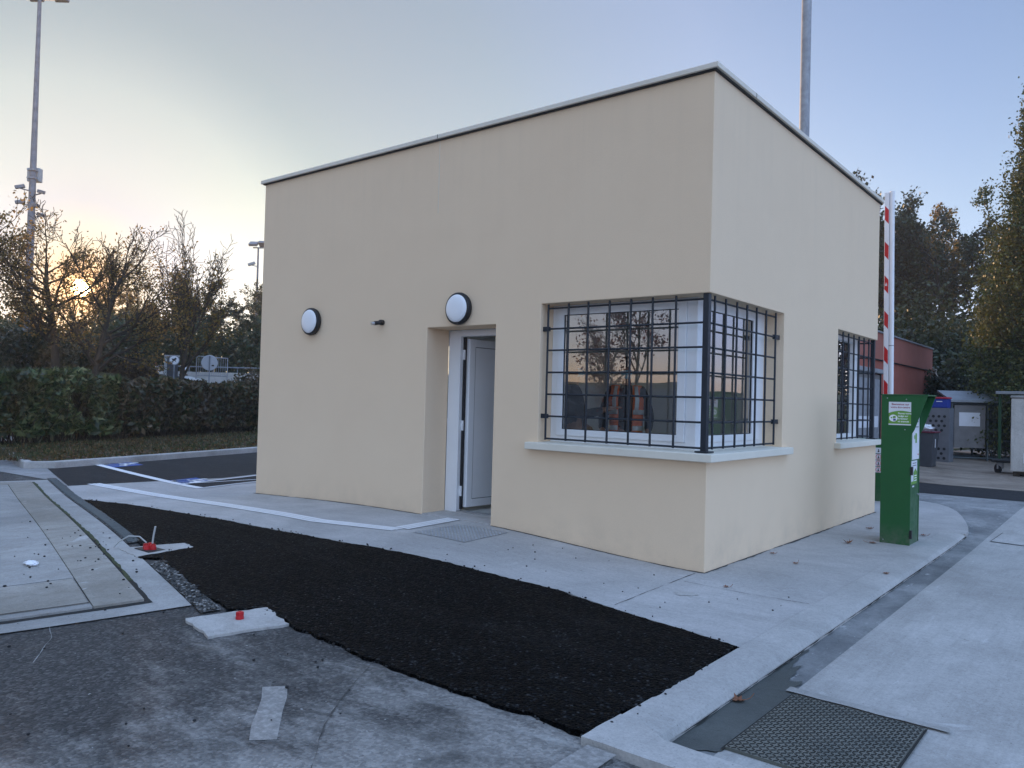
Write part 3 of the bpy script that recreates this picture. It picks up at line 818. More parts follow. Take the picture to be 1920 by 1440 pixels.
# kerb behind the parking bays and the verge beyond
kerb_mesh([(-18.5, .75), (-15.6, .0), (-13.6, -.45), (-11.9, -.80), (-11.65, -.4), (-11.9, .5), (-12.4, 2.1), (-13.05, 4.1), (-14.5, 8.5), (-16, 12.8)],
          [(0, -.1), (0, .105), (-.012, .12), (-.125, .12), (-.14, .105), (-.14, -.1)], 'verge_kerb', 'kerb', flat_h)
verge = [(-18.5, .9), (-15.6, .15), (-13.6, -.3), (-12.02, -.62), (-12.0, .5), (-12.5, 2.1), (-13.15, 4.1), (-14.6, 8.5), (-16.1, 12.8), (-22, 12.8), (-17.2, 3), (-18.2, 1)]
sheet('verge', verge, .10, 'turf', flat_h, .5)
sheet('upper_road', [(-29.5, 9.5), (-25.5, 12.0), (-28, 15.5), (-33, 12)], .05, 'kerb', step=1.0)
sheet('path_slab', [(-15.0, 6.6), (-15.6, 9.5), (-16.2, 9.3), (-15.6, 6.5)], .125, 'kerb', flat_h, 1.0)

# painted lines
def line(pts, m='white_line', off=.012, zf=flat_h, name='painted_line', w=None, jit=.003):
    return sheet(name, strip(pts, w) if w else pts, off, m, zf, .3, jitter=jit, jstep=.12)
line([(-12.23, .45), (-10.05, .16), (-8.57, -.005), (-7.55, -.09)], w=.13)
line([(-7.56, -.03), (-7.9, 1.15), (-8.2, 2.4)], 'thin_line', .0135, w=.07)
line([(-8.2, -.06), (-8.68, 1.6), (-9.0, 2.9)], 'thin_line', .0135, w=.06)
line([(-8.25, .0), (-8.1, 1.3), (-7.97, 1.9)], 'thin_line', .0150, w=.06)
sheet('hatched_area', [(-8.22, -.03), (-7.6, -.05), (-8.2, 2.4), (-9.0, 2.9)], .010, 'parking', flat_h, .4)
for w in range(3):
    o = (w - 1) * .062
    line([(-9.0 - .0, -.92 + o), (-7.9, -.90 + o), (-6.65, -.965 + o), (-4.76, -1.07 + o), (-3.62, -1.09 + o), (-2.70, -.865 + o)], w=.054, off=.011, name='guidance_strip', jit=0)
    line([(-2.785 + .06 + o, -.80), (-2.825 + o, .43)], w=.054, off=.0135, name='guidance_strip', jit=0)
line([(-.444, -3.84), (-.371, -3.752), (.086, -4.127), (.013, -4.206)], 'worn_line', -.0045, base_h, jit=.008)
line([(1.05, -3.72), (1.045, -3.33), (1.18, -3.33), (1.19, -3.72)], 'worn_line', -.003, base_h, jit=.006)
sheet('road_crack', strip([(-.33, -3.26), (-.18, -3.50), (-.05, -3.70), (.12, -3.92), (.40, -4.20)], .005), -.0015, 'grime', step=.2, jitter=.006)
sheet('road_crack', strip([(-2.35, -4.05), (-1.9, -4.2), (-1.55, -4.42)], .004), -.002, 'far_conc', step=.2, jitter=.004)
0 and sheet('slurry_stain', [(-.6, -4.35), (-.15, -4.28), (.3, -4.05), (.75, -3.72), (1.0, -3.62), (.98, -4.1), (.5, -4.5), (-.2, -4.62)], -.002, 'pad', step=.3, jitter=.03, jstep=.04, seed=7)

# handicapped parking symbols
def wheelchair(o, u, v, k):
    """The standing wheelchair pictogram as flat strips, about one unit high."""
    mb = MB()
    def path(pts, w):
        n = len(pts)
        for i in range(n - 1):
            a, b = Vector(pts[i]), Vector(pts[i + 1]); d = (b - a).normalized(); m = Vector((-d.y, d.x)) * w / 2
            a2 = a - d * w * .25; b2 = b + d * w * .25
            flat_poly(mb, [tuple(a2 - m), tuple(b2 - m), tuple(b2 + m), tuple(a2 + m)], o, u * k if False else Vector(u) * k, Vector(v) * k)
    flat_poly(mb, circle(-.08, .92, .09), o, Vector(u) * k, Vector(v) * k)
    path([(-.08, .80), (-.05, .42), (.22, .42), (.34, .08), (.46, .12)], .14)
    path([(-.06, .63), (.2, .63)], .11)
    path([(-.09 + .30 * math.cos(t), .26 + .27 * math.sin(t)) for t in np.linspace(R(115), R(345), 16)], .12)
    return mb
for pts, label in (([(-12.226, .50), (-12.33, 1.12), (-11.45, 1.02), (-11.25, .40)], 'blue painted square with a white wheelchair, in the farther bay by the verge kerb'),
                   ([(-8.78, .06), (-8.93, .62), (-8.38, .54), (-8.24, -.02)], 'blue painted square with a white wheelchair, nearer one beside the hatched strip')):
    c = Vector((sum(p[0] for p in pts) / 4, sum(p[1] for p in pts) / 4, 0))
    t = thing('parking_symbol', label, 'parking symbol', (c.x, c.y, 0), 'wheelchair parking symbols')
    sheet('background', pts, .009, 'blue_paint', flat_h, .3, parent=t)
    k = (Vector(pts[1]) - Vector(pts[0])).length
    wc = wheelchair(c + Vector((0.16 * k, -.42 * k, .0)) + Vector((0, 0, .0)), Vector((.96, .26, 0)), Vector((-.26, .96, 0)), k * 1.0)
    cx = sum(p[0] for p in wc.v) / len(wc.v); cy = sum(p[1] for p in wc.v) / len(wc.v)
    wc.v = [(x - cx + c.x, y - cy + c.y, float(gh(x, y)) + .0125) for x, y, z in wc.v]
    wc.build('wheelchair_mark', 'white_line', t)

# ------------------------------------------------------------------ weighbridge set in the ground
WA = Vector((-2.169, -3.536)); E1 = Vector((-.9643, .2647)); E2 = Vector((-.2647, -.9643))
def W(a, b): p = WA + E1 * a + E2 * b; return (p.x, p.y)
wb = thing('weighbridge', 'pale concrete weighbridge deck sunk flush into its concrete frame', 'weighbridge', (*W(4, 1.5), 0))
sheet('frame', [W(-.22, -.22), W(8.1, -.22), W(8.1, 3.4), W(-.24, 3.4)], .003, 'frame_c', base_h, .3, parent=wb)
sheet('gap', [W(-.03, -.03), W(7.85, -.03), W(7.85, 3.4), W(-.03, 3.4)], .006, 'dark_gap', base_h, .3, parent=wb, jitter=.006)
sheet('joint_moss', [W(.6, -.03), W(7.8, -.035), W(7.8, -.005), W(.6, -.008)], .010, 'moss', base_h, .3, parent=wb, jitter=.008)
sheet('deck', [W(.02, .305), W(7.8, .315), W(7.8, 3.4), W(.02, 3.4)], .018, 'deck', base_h, .3, parent=wb, skirt=.02)
sheet('edge_strip', [W(.02, .012), W(7.8, .012), W(7.8, .308), W(.02, .300)], .021, 'deck_tan', base_h, .3, parent=wb, skirt=.02)
sheet('hatch', [W(.13, .315), W(.84, .315), W(.84, 1.8), W(.13, 1.8)], .022, 'deck_tan', base_h, .3, parent=wb, skirt=.01)
sheet('hatch_joint', strip([W(.12, 1.8), W(.12, .308), W(.85, .308), W(.85, 1.8)], .012), .0245, 'dark_gap', base_h, .3, parent=wb)
sheet('end_plate', [W(7.45, .3), W(7.8, .3), W(7.8, 3.4), W(7.45, 3.4)], .022, 'deck_tan', base_h, .3, parent=wb)

dr = thing('drain_channel', 'narrow dark drain channel with a gravelly grating beside the weighbridge frame', 'drain', (*W(4, -.28), 0))
sheet('channel', [W(8.3, -.225), W(1.95, -.225), W(1.95, -.345), W(8.3, -.35)], .007, 'gravelly', base_h, .3, parent=dr, jitter=.004)
mb = MB()
for i in range(150):
    a = 2.0 + i * .041
    if a > 8.2: break
    p = WA + E1 * a + E2 * -.285; z = float(base_h(p.x, p.y)) + .012
    mb.obox((p.x, p.y, z), (*E1, 0), (*E2, 0), (0, 0, 1), .010, .045, .004)
mb.build('grating', 'gutter' if False else 'cage', dr)
dr2 = thing('drain_channel', 'short pebbly drain strip between the two concrete pads', 'drain', (*W(.4, -.28), 0))
ch_ = sheet('channel', [W(1.1, -.225), W(-.42, -.225), W(-.42, -.345), W(1.1, -.345)], .007, 'gravelly', base_h, .2, parent=dr2, jitter=.006)
mb = MB(); rp = random.Random(8)
for i in range(260):
    p = WA + E1 * rp.uniform(-.4, 1.08) + E2 * rp.uniform(-.335, -.235); z = float(base_h(p.x, p.y)) + .012
    r = rp.uniform(.008, .016); mb.ball((p.x, p.y, z), r * rp.uniform(.8, 1.4), r, r * .6, 7, 5)
merge_into(ch_, mb.build('pebble_pattern', 'gravelly', dr2, smooth=60))

# concrete pads with red conduit caps
for pts, label, k in (([(-1.66, -3.554), (-1.504, -3.09), (-1.137, -3.197), (-1.259, -3.643)], 'pale concrete pad with one red cap at the lower edge of the black asphalt', 1),
                      ([(-3.85, -2.93), (-3.60, -2.48), (-3.36, -2.531), (-3.42, -3.0)], 'pale concrete pad let into the notch of the black asphalt, farther from the camera', 2)):
    c = (sum(p[0] for p in pts) / 4, sum(p[1] for p in pts) / 4, 0)
    o = sheet('concrete_pad', pts, .009, 'pad', flat_h, .15, jitter=.010, jstep=.04, skirt=.03, seed=k)
    del o['kind']; tag(o, label, 'concrete pad')
z0 = float(gh(-1.42, -3.345)) + .009
cap = thing('conduit_plug', 'single red plastic conduit cap standing on the nearer concrete pad', 'cap', (-1.42, -3.345, z0))
MB().lathe((-1.42, -3.345, z0 - .002), (0, 0, 1), [(0, .024), (.018, .024), (.021, .020), (.042, .020), (.045, .017), (.045, .010), (.037, .009)], 20).build('body', 'red_plastic', cap, smooth=40)
mb = MB()
for k in range(10):
    t = 2 * math.pi * k / 10; mb.obox((-1.42 + .0206 * math.cos(t), -3.345 + .0206 * math.sin(t), z0 + .031), (math.cos(t), math.sin(t), 0), (-math.sin(t), math.cos(t), 0), (0, 0, 1), .0025, .0025, .010)
mb.build('grip_ribs', 'red_plastic', cap)
z0 = float(gh(-3.6, -2.8)) + .009
cap = thing('conduit_box', 'red plastic conduit ends with a loose grey cable on the farther concrete pad', 'conduit', (-3.60, -2.80, z0))
mb = MB()
for dx, dy, h in ((-.042, -.010, .045), (.0, .010, .055), (.042, .005, .045), (.015, -.03, .035)):
    mb.lathe((-3.60 + dx, -2.80 + dy, z0 - .002), (0, 0, 1), [(0, .026), (h * .6, .026), (h * .65, .022), (h, .022), (h, .014), (h - .015, .013)], 14)
mb.build('conduit_ends', 'red_plastic', cap, smooth=40)
MB().box(-3.72, -3.48, -2.87, -2.73, z0 - .001, z0 + .004).build('base_frame', 'black', cap)
MB().tube([(-3.58, -2.79, z0 + .05), (-3.575, -2.785, z0 + .12), (-3.56, -2.78, z0 + .19)], .008, 8).build('stub_pipe', 'grey_wire', cap, smooth=60)
MB().tube([(-3.64, -2.81, z0 + .05), (-3.68, -2.85, z0 + .10), (-3.76, -2.90, z0 + .10), (-3.84, -2.94, z0 + .05), (-3.87, -2.97, z0 + .0)], .006, 6).build('cable', 'grey_wire', cap, smooth=60)
# inspection covers
cv = thing('inspection_cover', 'square studded grey inspection cover in the pavement before the door', 'cover', (-2.22, -.5, .1))
ip = [(-2.50, -.87), (-2.52, -.21), (-1.95, -.13), (-1.90, -.82)]
pl_ = sheet('plate', ip, .0095, 'frame_c', flat_h, .2, parent=cv, jitter=.004)
mb = MB()
for i in range(15):
    for j in range(15):
        a, b = (i + .5) / 15, (j + .5) / 15
        p = (Vector(ip[0]) * (1 - a) + Vector(ip[3]) * a) * (1 - b) + (Vector(ip[1]) * (1 - a) + Vector(ip[2]) * a) * b
        z = float(gh(p.x, p.y)) + .0095
        mb.lathe((p.x, p.y, z - .002), (0, 0, 1), [(0, .012), (.007, .008)], 6)
merge_into(pl_, mb.build('tread_pattern', 'galv', cv))
cv = thing('steel_cover', 'large dark chequered steel plate over the pit at the lane edge', 'cover', (1.73, -2.5, -.06))
p0, p1, p2, p3 = Vector((1.442, -2.90)), Vector((1.45, -2.10)), Vector((2.035, -2.115)), Vector((2.03, -2.90))
pl_ = sheet('plate', [tuple(p0), tuple(p1), tuple(p2), tuple(p3)], .016, 'plate', step=.3, parent=cv, skirt=.02)
mb = MB()
for i in range(27):
    for j in range(36):
        a, b = (i + .5) / 27, (j + .5) / 36
        p = (p0.lerp(p3, a)).lerp(p1.lerp(p2, a), b); z = float(base_h(p.x, p.y)) + .0165
        s_ = 1 if (i + j) % 2 else -1
        ax = Vector((1, s_ * .9, 0)).normalized(); ay = Vector((-ax.y, ax.x, 0))
        mb.obox((p.x, p.y, z), ax, ay, (0, 0, 1), .0095, .0028, .0022)
merge_into(pl_, mb.build('tread_pattern', 'tread', cv))
sheet('seat_joint', strip([(1.436, -2.92), (1.444, -2.094), (2.042, -2.11), (2.037, -2.92)], .012), .0105, 'dark_gap', step=.3, parent=cv)
sheet('rim_strip', [(1.40, -2.0), (2.12, -2.03), (2.13, -2.085), (1.40, -2.07)], .0125, 'frame_c', step=.2, parent=cv, jitter=.004)
0 and sheet('rim_stain', [(2.06, -2.12), (2.18, -2.14), (2.16, -2.5), (2.05, -2.55)], .0115, 'wetpit', step=.2, parent=cv, jitter=.012, jstep=.03)
cv = thing('manhole_cover', 'flat rectangular manhole cover in the lane near the green terminal', 'cover', (1.63, 4.4, -.06))
mp = [(1.50, 4.0), (1.53, 4.75), (1.80, 4.80), (1.86, 3.95)]
sheet('plate', mp, .010, 'road', step=.4, parent=cv)
sheet('joint', strip(mp + [mp[0]], .02), .008, 'dark_gap', step=.4, parent=cv)

sheet('foot_dirt_shade', strip([(-6.4, -.008), (-3.27, -.008)], .022), .0095, 'grime', flat_h, .3, jitter=.009, jstep=.05, seed=21)  # thin dirt line that also paints the contact shade at the wall foot
sheet('foot_dirt_shade', strip([(-2.28, -.008), (.01, -.008), (.008, .02), (.008, 5.25)], .022), .0095, 'grime', flat_h, .3, jitter=.009, jstep=.05, seed=22)
# ================================================================== GATEHOUSE
L_, W_, H_ = 6.354, 5.249, 4.15
gate = thing('gatehouse', 'cream rendered flat roofed gatehouse with barred corner windows and an open door', 'gatehouse', (-3.1, 2.6, 0))
WT = .35
ZS, ZL = .965, 2.306
DX0, DX1, DZ = -3.257, -2.292, 2.132
AX, AY = -1.729, 1.722
BY, BX = 3.50, -1.70
xb = sorted({-L_, -L_ + WT, DX0, DX1, AX, BX, -WT, 0})
yb = sorted({0, WT, .8, AY, 4.4, BY, W_ - WT, W_})
zb = [-.3, .13, ZS, DZ, ZL, 2.62, H_]
def wall_solid(x, y, z):
    inside = -L_ + WT < x < -WT and WT < y < W_ - WT
    if inside:
        if z < .13 or z > 2.62: return True
        return False
    if DX0 < x < DX1 and y < WT and .13 < z < DZ: return False
    if ZS < z < ZL:
        if (x > AX and y < WT) or (x > -WT and y < AY): return False
        if x < -L_ + WT and .8 < y < 4.4: return False  # opening for the added west window
        if (x > BX and y > W_ - WT) or (x > -WT and y > BY): return False
    return True
wall = cells(xb, yb, zb, wall_solid).build('wall', ['render', 'inner'], gate, bevel=.006)
for p in wall.data.polygons:
    c = p.center + Vector((-3.1, 2.6, 0))
    if -L_ + WT - .01 < c.x < -WT + .01 and WT - .01 < c.y < W_ - WT + .01 and c.z < 3.4: p.material_index = 1
MB().box(-L_ + WT, -WT, WT, W_ - WT, .1305, .136).build('floor', 'floor', gate)
# roof coping
def ring(x, y, z): return not (-L_ + .3 < x < -.3 and .3 < y < W_ - .3)
cells([-L_ - .05, -L_ + .3, -.3, .045], [-.045, .3, W_ - .3, W_ + .045], [4.157, 4.200], ring).build('coping', 'coping', gate, bevel=.004)
cells([-L_ - .022, -L_ + .3, -.3, .022], [-.022, .3, W_ - .3, W_ + .022], [4.143, 4.1595], ring).build('coping_soffit_shade', 'rubber', gate)  # dark ring standing in for the soffit shade under the coping
MB().box(-3.143, -3.137, -.0475, -.04, 4.1575, 4.2005).build('coping_joint', 'rubber', gate)
MB().box(.04, .0475, .78, .786, 4.1575, 4.2005).build('coping_joint', 'rubber', gate)
MB().box(-L_ + .3, -.3, .3, W_ - .3, 4.152, 4.17).build('roof', 'roofing', gate)
MB().box(-3.1445, -3.1395, -.003, .001, 3.36, 4.142).build('joint_cover', 'coping', gate)
# door
MB().box(DX0, -3.085, .352, .425, .13, DZ).box(-2.45, DX1, .352, .425, .13, DZ).box(-3.085, -2.45, .352, .425, 2.06, DZ).build('door_frame', 'pvc', gate, bevel=.004)
MB().box(-3.085, -3.06, .40, .43, .16, 2.055).build('door_seal', 'rubber', gate)
MB().box(DX0 + .001, DX1 - .001, -.003, .3515, .10, .1335).build('doorstep', 'pavement', gate)
MB().box(-3.085, -2.45, .352, .46, .1335, .150).build('threshold', 'steel', gate, bevel=.003)
dl = MB()
hx, hy = -3.055, .432; dv = Vector((math.sin(R(4)), math.cos(R(4)), 0)); dn = Vector((dv.y, -dv.x, 0))
cen = Vector((hx, hy, 0)) + dv * .44 + Vector((0, 0, 1.11))
dl.obox(cen, dv, dn, (0, 0, 1), .43, .028, .93)
door = dl.build('door', 'door', gate, bevel=.004)
pn = MB()
fc = cen + dn * .028
def dframe(mb, c, u, v, hu, hv, w, th, n):
    mb.obox(c + u * (hu - w / 2), u, v, n, w / 2, hv, th); mb.obox(c - u * (hu - w / 2), u, v, n, w / 2, hv, th)
    mb.obox(c + v * (hv - w / 2), u, v, n, hu - w, w / 2, th); mb.obox(c - v * (hv - w / 2), u, v, n, hu - w, w / 2, th)
dframe(pn, fc, dv, Vector((0, 0, 1)), .428, .928, .085, .006, dn)
pn.build('rail_frame', 'door', door, bevel=.003)
gr = MB(); dframe(gr, fc + dn * .0008, dv, Vector((0, 0, 1)), .343, .843, .006, .001, dn); gr.build('panel_groove', 'rubber', door)
vt = MB()
for k in range(4): vt.obox(fc + dn * .0062 + dv * (.02 + k * .075) + Vector((0, 0, .885)), dv, (0, 0, 1), dn, .028, .010, .0015)
vt.build('vent_slot', 'rubber', door)
for z in (.36, 1.08, 1.86):
    MB().tube([(-3.072, .405, z - .055), (-3.072, .405, z + .055)], .013, 10).box(-3.083, -3.061, .392, .406, z - .03, z + .03).build('hinge', 'pvc', gate, smooth=40)
MB().obox(cen + dn * .06 + dv * .36 + Vector((0, 0, -.02)), dv, dn, (0, 0, 1), .06, .010, .011).obox(cen + dn * .035 + dv * .40 + Vector((0, 0, -.02)), dv, dn, (0, 0, 1), .018, .012, .10).build('handle', 'steel', door, bevel=.003)

# corner window one (front corner)
def win_front():
    w = MB()
    zb0, zt = .985, ZL
    # frame bars facing the yard, then those facing the lane
    w.box(AX, AX + .075, .20, .27, zb0, zt).box(-.30, -.20, .20, .30, zb0, zt)
    w.box(AX + .075, -.30, .20, .27, zb0, zb0 + .065).box(AX + .075, -.30, .20, .27, zt - .045, zt)
    w.box(-.27, -.20, AY - .13, AY, zb0, zt)
    w.box(-.27, -.20, .30, AY - .13, zb0, zb0 + .065).box(-.27, -.20, .30, AY - .13, zt - .045, zt)
    f = w.build('window', 'pvc', gate, bevel=.005)
    s = MB()
    x0, x1 = AX + .075, -.30
    s.box(x0, x0 + .065, .182, .24, zb0 + .065, zt - .045).box(x1 - .075, x1, .182, .24, zb0 + .065, zt - .045)
    s.box(x0 + .065, x1 - .075, .182, .24, zb0 + .065, zb0 + .125).box(x0 + .065, x1 - .075, .182, .24, zt - .095, zt - .045)
    y0, y1 = .30, AY - .13
    s.box(-.24, -.182, y0, y0 + .05, zb0 + .065, zt - .045).box(-.24, -.182, y1 - .19, y1, zb0 + .065, zt - .045)
    s.box(-.24, -.182, y0 + .05, y1 - .19, zb0 + .065, zb0 + .125).box(-.24, -.182, y0 + .05, y1 - .19, zt - .095, zt - .045)
    s.build('sash', 'pvc', f, bevel=.004)
    g = MB()
    b = .006
    def gasket(mb, ax, lo, hi, z0, z1, pl):
        for a0, a1, c0, c1 in ((lo, lo + b, z0, z1), (hi - b, hi, z0, z1), (lo + b, hi - b, z0, z0 + b), (lo + b, hi - b, z1 - b, z1)):
            if ax == 0: mb.box(a0, a1, pl, pl + .012, c0, c1)
            else: mb.box(-pl - .012, -pl, a0, a1, c0, c1)
    gasket(g, 0, x0 + .065, x1 - .075, zb0 + .125, zt - .095, .196)
    gasket(g, 1, y0 + .05, y1 - .19, zb0 + .125, zt - .095, .196)
    g.build('gasket', 'rubber', f)
    MB().quad((x0 + .066, .203, zb0 + .126), (x1 - .076, .203, zb0 + .126), (x1 - .076, .203, zt - .096), (x0 + .066, .203, zt - .096)).build('pane', 'glass', f)
    MB().quad((-.203, y0 + .051, zb0 + .126), (-.203, y1 - .191, zb0 + .126), (-.203, y1 - .191, zt - .096), (-.203, y0 + .051, zt - .096)).build('pane', 'glass', f)
win_front()
def win_back():
    w = MB(); zb0, zt = .985, ZL; yo = W_ - .20
    w.box(-.27, -.20, BY, BY + .075, zb0, zt).box(-.27, -.20, yo - .10, yo, zb0, zt)
    w.box(-.27, -.20, BY + .075, yo - .10, zb0, zb0 + .07).box(-.27, -.20, BY + .075, yo - .10, zt - .06, zt)
    w.box(BX, BX + .075, yo - .07, yo, zb0, zt)
    w.box(BX + .075, -.27, yo - .07, yo, zb0, zb0 + .07).box(BX + .075, -.27, yo - .07, yo, zt - .06, zt)
    f = w.build('window', 'pvc', gate, bevel=.005)
    MB().quad((-.235, BY + .075, zb0 + .07), (-.235, yo - .10, zb0 + .07), (-.235, yo - .10, zt - .06), (-.235, BY + .075, zt - .06)).build('pane', 'glass', f)
    MB().quad((BX + .075, yo - .035, zb0 + .07), (-.27, yo - .035, zb0 + .07), (-.27, yo - .035, zt - .06), (BX + .075, yo - .035, zt - .06)).build('pane', 'glass', f)
win_back()
def win_west_added():  # unseen window, added to let more daylight into the room
    w = MB(); x0, x1 = -L_ + .20, -L_ + .27
    for y0, y1 in ((.8, .88), (2.56, 2.64), (4.32, 4.4)): w.box(x0, x1, y0, y1, .966, ZL)
    for y0, y1 in ((.88, 2.56), (2.64, 4.32)): w.box(x0, x1, y0, y1, .966, 1.04).box(x0, x1, y0, y1, ZL - .07, ZL)
    f = w.build('window', 'pvc', gate, bevel=.005)
    for y0, y1 in ((.88, 2.56), (2.64, 4.32)): MB().quad((x0 + .035, y0, 1.04), (x0 + .035, y1, 1.04), (x0 + .035, y1, ZL - .07), (x0 + .035, y0, ZL - .07)).build('pane', 'glass', f)
win_west_added()
# sills
def sill(outer, name='window_sill'):
    mb = MB(); z0, z1, z2 = .912, .978, .990
    n = len(outer) // 2
    vs = []; fs = []
    for i in range(n):
        ox, oy = outer[i]; ix, iy = outer[2 * n - 1 - i]
        vs += [(ox, oy, z0), (ox, oy, z1), (ix, iy, z2), (ix, iy, z0)]
    for i in range(n - 1):
        for k in range(4):
            fs.append((i * 4 + k, i * 4 + (k + 1) % 4, (i + 1) * 4 + (k + 1) % 4, (i + 1) * 4 + k))
    fs.append((0, 1, 2, 3)); fs.append(tuple((n - 1) * 4 + k for k in range(4)))
    mb.raw(vs, fs); return mb.build(name, 'sill', gate, bevel=.006)
sill([(-1.836, -.072), (.072, -.072), (.072, 1.854), (-.26, 1.854), (-.26, .26), (-1.836, .26)])
sill([(.072, 3.42), (.072, W_ + .072), (-1.8, W_ + .072), (-1.8, W_ - .26), (-.26, W_ - .26), (-.26, 3.42)])
# steel bar guards
def guard(xs_, ys_, px, py, sgn, zb0, corner):
    p = MB()
    zs = [1.018, 1.232, 1.441, 1.650, 1.861, 2.066, 2.262]
    for x in xs_: p.tube([(x, py, zs[0] - .012), (x, py, ZL - .006)], .0105, 8)
    for y in ys_: p.tube([(px, y, zs[0] - .012), (px, y, ZL - .006)], .0105, 8)
    for z in zs:
        p.tube([(min(xs_) - .004, py + sgn * .013, z), (corner[0], py + sgn * .013, z)], .009, 8)
        a, b = (corner[1], max(ys_) + .004) if sgn > 0 else (min(ys_) - .004, corner[1])
        p.tube([(px - .013, a, z), (px - .013, b, z)], .009, 8)
    g = p.build('window_guard', 'guard', gate, smooth=60)
    cx, cy = corner
    MB().box(cx - .026, cx + .026, cy - .026, cy + .026, .986, ZL - .001).build('post', 'guard', g, bevel=.004)
    MB().box(cx - .06, cx + .06, cy - .06, cy + .06, .984, .996).build('base_plate', 'guard', g, bevel=.002)
    ex = min(xs_); ey = max(ys_) if sgn > 0 else min(ys_)
    for z in (1.232, 2.066):
        MB().box(ex - .075, ex + .014, py - .004, py + .026, z - .022, z + .022).build('bracket', 'guard', g, bevel=.002)
        y0, y1 = (ey - .014, ey + .11) if sgn > 0 else (ey - .09, ey + .014)
        MB().box(px - .026, px + .004, y0, y1, z - .022, z + .022).build('bracket', 'guard', g, bevel=.002)
    return g
guard([-1.671, -1.436, -1.216, -.987, -.767, -.55, -.327], [.183, .41, .65, .878, 1.106, 1.344, 1.596], -.04, .04, 1, .985, (-.045, .045))
guard([-1.62, -1.39, -1.16, -.93, -.70, -.47, -.24], [3.60, 3.83, 4.06, 4.29, 4.52, 4.75, 4.98], -.04, W_ - .04, -1, .985, (-.045, W_ - .045))

# lamps and sensor fixed to the wall
for x, z, label in ((-5.24, 2.277, 'round black rimmed wall lamp with white cover, alone left of the sensor'),
                    (-2.775, 2.31, 'round black rimmed wall lamp with white cover, directly above the open door')):
    t = thing('wall_lamp', label, 'wall lamp', (x, -.002, z), 'round wall lamps')
    MB().lathe((x, 0, z), (0, -1, 0), [(.0, .150), (.012, .165), (.035, .170), (.058, .166), (.068, .157), (.068, .142)], 48).build('housing', 'black', t, smooth=50)
    MB().lathe((x, 0, z), (0, -1, 0), [(.06, .144), (.069, .144), (.080, .136), (.090, .112), (.095, .07), (.096, .02)], 48).build('diffuser', 'diffuser', t, smooth=60)
t = thing('motion_sensor', 'small black motion sensor with a silver eye between the two wall lamps', 'sensor', (-3.965, 0, 2.215))
MB().lathe((-3.965, -.001, 2.215), (0, -1, 0), [(0, .030), (.03, .032), (.05, .028), (.055, .02)], 20).build('base', 'black', t, smooth=40)
MB().tube([(-3.965, -.04, 2.212), (-3.99, -.075, 2.205), (-4.0, -.10, 2.20)], [.02, .024, .024], 14).build('body', 'black', t, smooth=40)
MB().tube([(-4.0, -.098, 2.20), (-4.012, -.135, 2.196)], [.021, .019], 14).build('eye', 'steel', t, smooth=40)

# furniture glimpsed inside
t = thing('desk', 'grey desk standing inside behind the front corner window', 'desk', (-.9, 1.3, .136))
MB().box(-1.75, -.6, 2.2, 2.9, .84, .87).build('desk_top', 'panel_grey', t, bevel=.003)
for x in (-1.7, -.65):
    MB().box(x - .02, x + .02, 2.25, 2.85, .136, .84).build('leg', 'steel', t)

# ================================================================== TREES
def rand_unit(rng, n):
    v = rng.normal(size=(n, 3)); return v / np.linalg.norm(v, axis=1, keepdims=True)
def leaf_object(name, P, size, m, rng, parent=None, loc=None, elong=1.7, droop=0.0, kind=None):
    """Every leaf is its own small folded blade, at the points P."""
    n = len(P); u = rand_unit(rng, n); u[:, 2] -= droop
    u /= np.linalg.norm(u, axis=1, keepdims=True)
    w = np.cross(u, rand_unit(rng, n)); w /= np.linalg.norm(w, axis=1, keepdims=True) + 1e-9
    s = size * rng.uniform(.6, 1.35, (n, 1))
    a = P - u * s * elong * .5; b = P + w * s * .5; c = P + u * s * elong * .5; d = P - w * s * .5
    V = np.stack([a, b, c, d], 1).reshape(-1, 3)
    org = np.array(root_loc(parent) if parent is not None else (loc or (0, 0, 0)))
    V = V - org
    me = bpy.data.meshes.new(name)
    me.vertices.add(len(V)); me.vertices.foreach_set('co', V.astype(np.float32).ravel())
    me.loops.add(4 * n); me.loops.foreach_set('vertex_index', np.arange(4 * n, dtype=np.int32))
    me.polygons.add(n); me.polygons.foreach_set('loop_start', np.arange(0, 4 * n, 4, dtype=np.int32))
    me.update(calc_edges=True); me.validate()
    me.materials.append(mat(m))
    o = bpy.data.objects.new(name, me)
    if parent is None: o.location = Vector(org)
    if kind: o['kind'] = kind
    return link(o, parent)

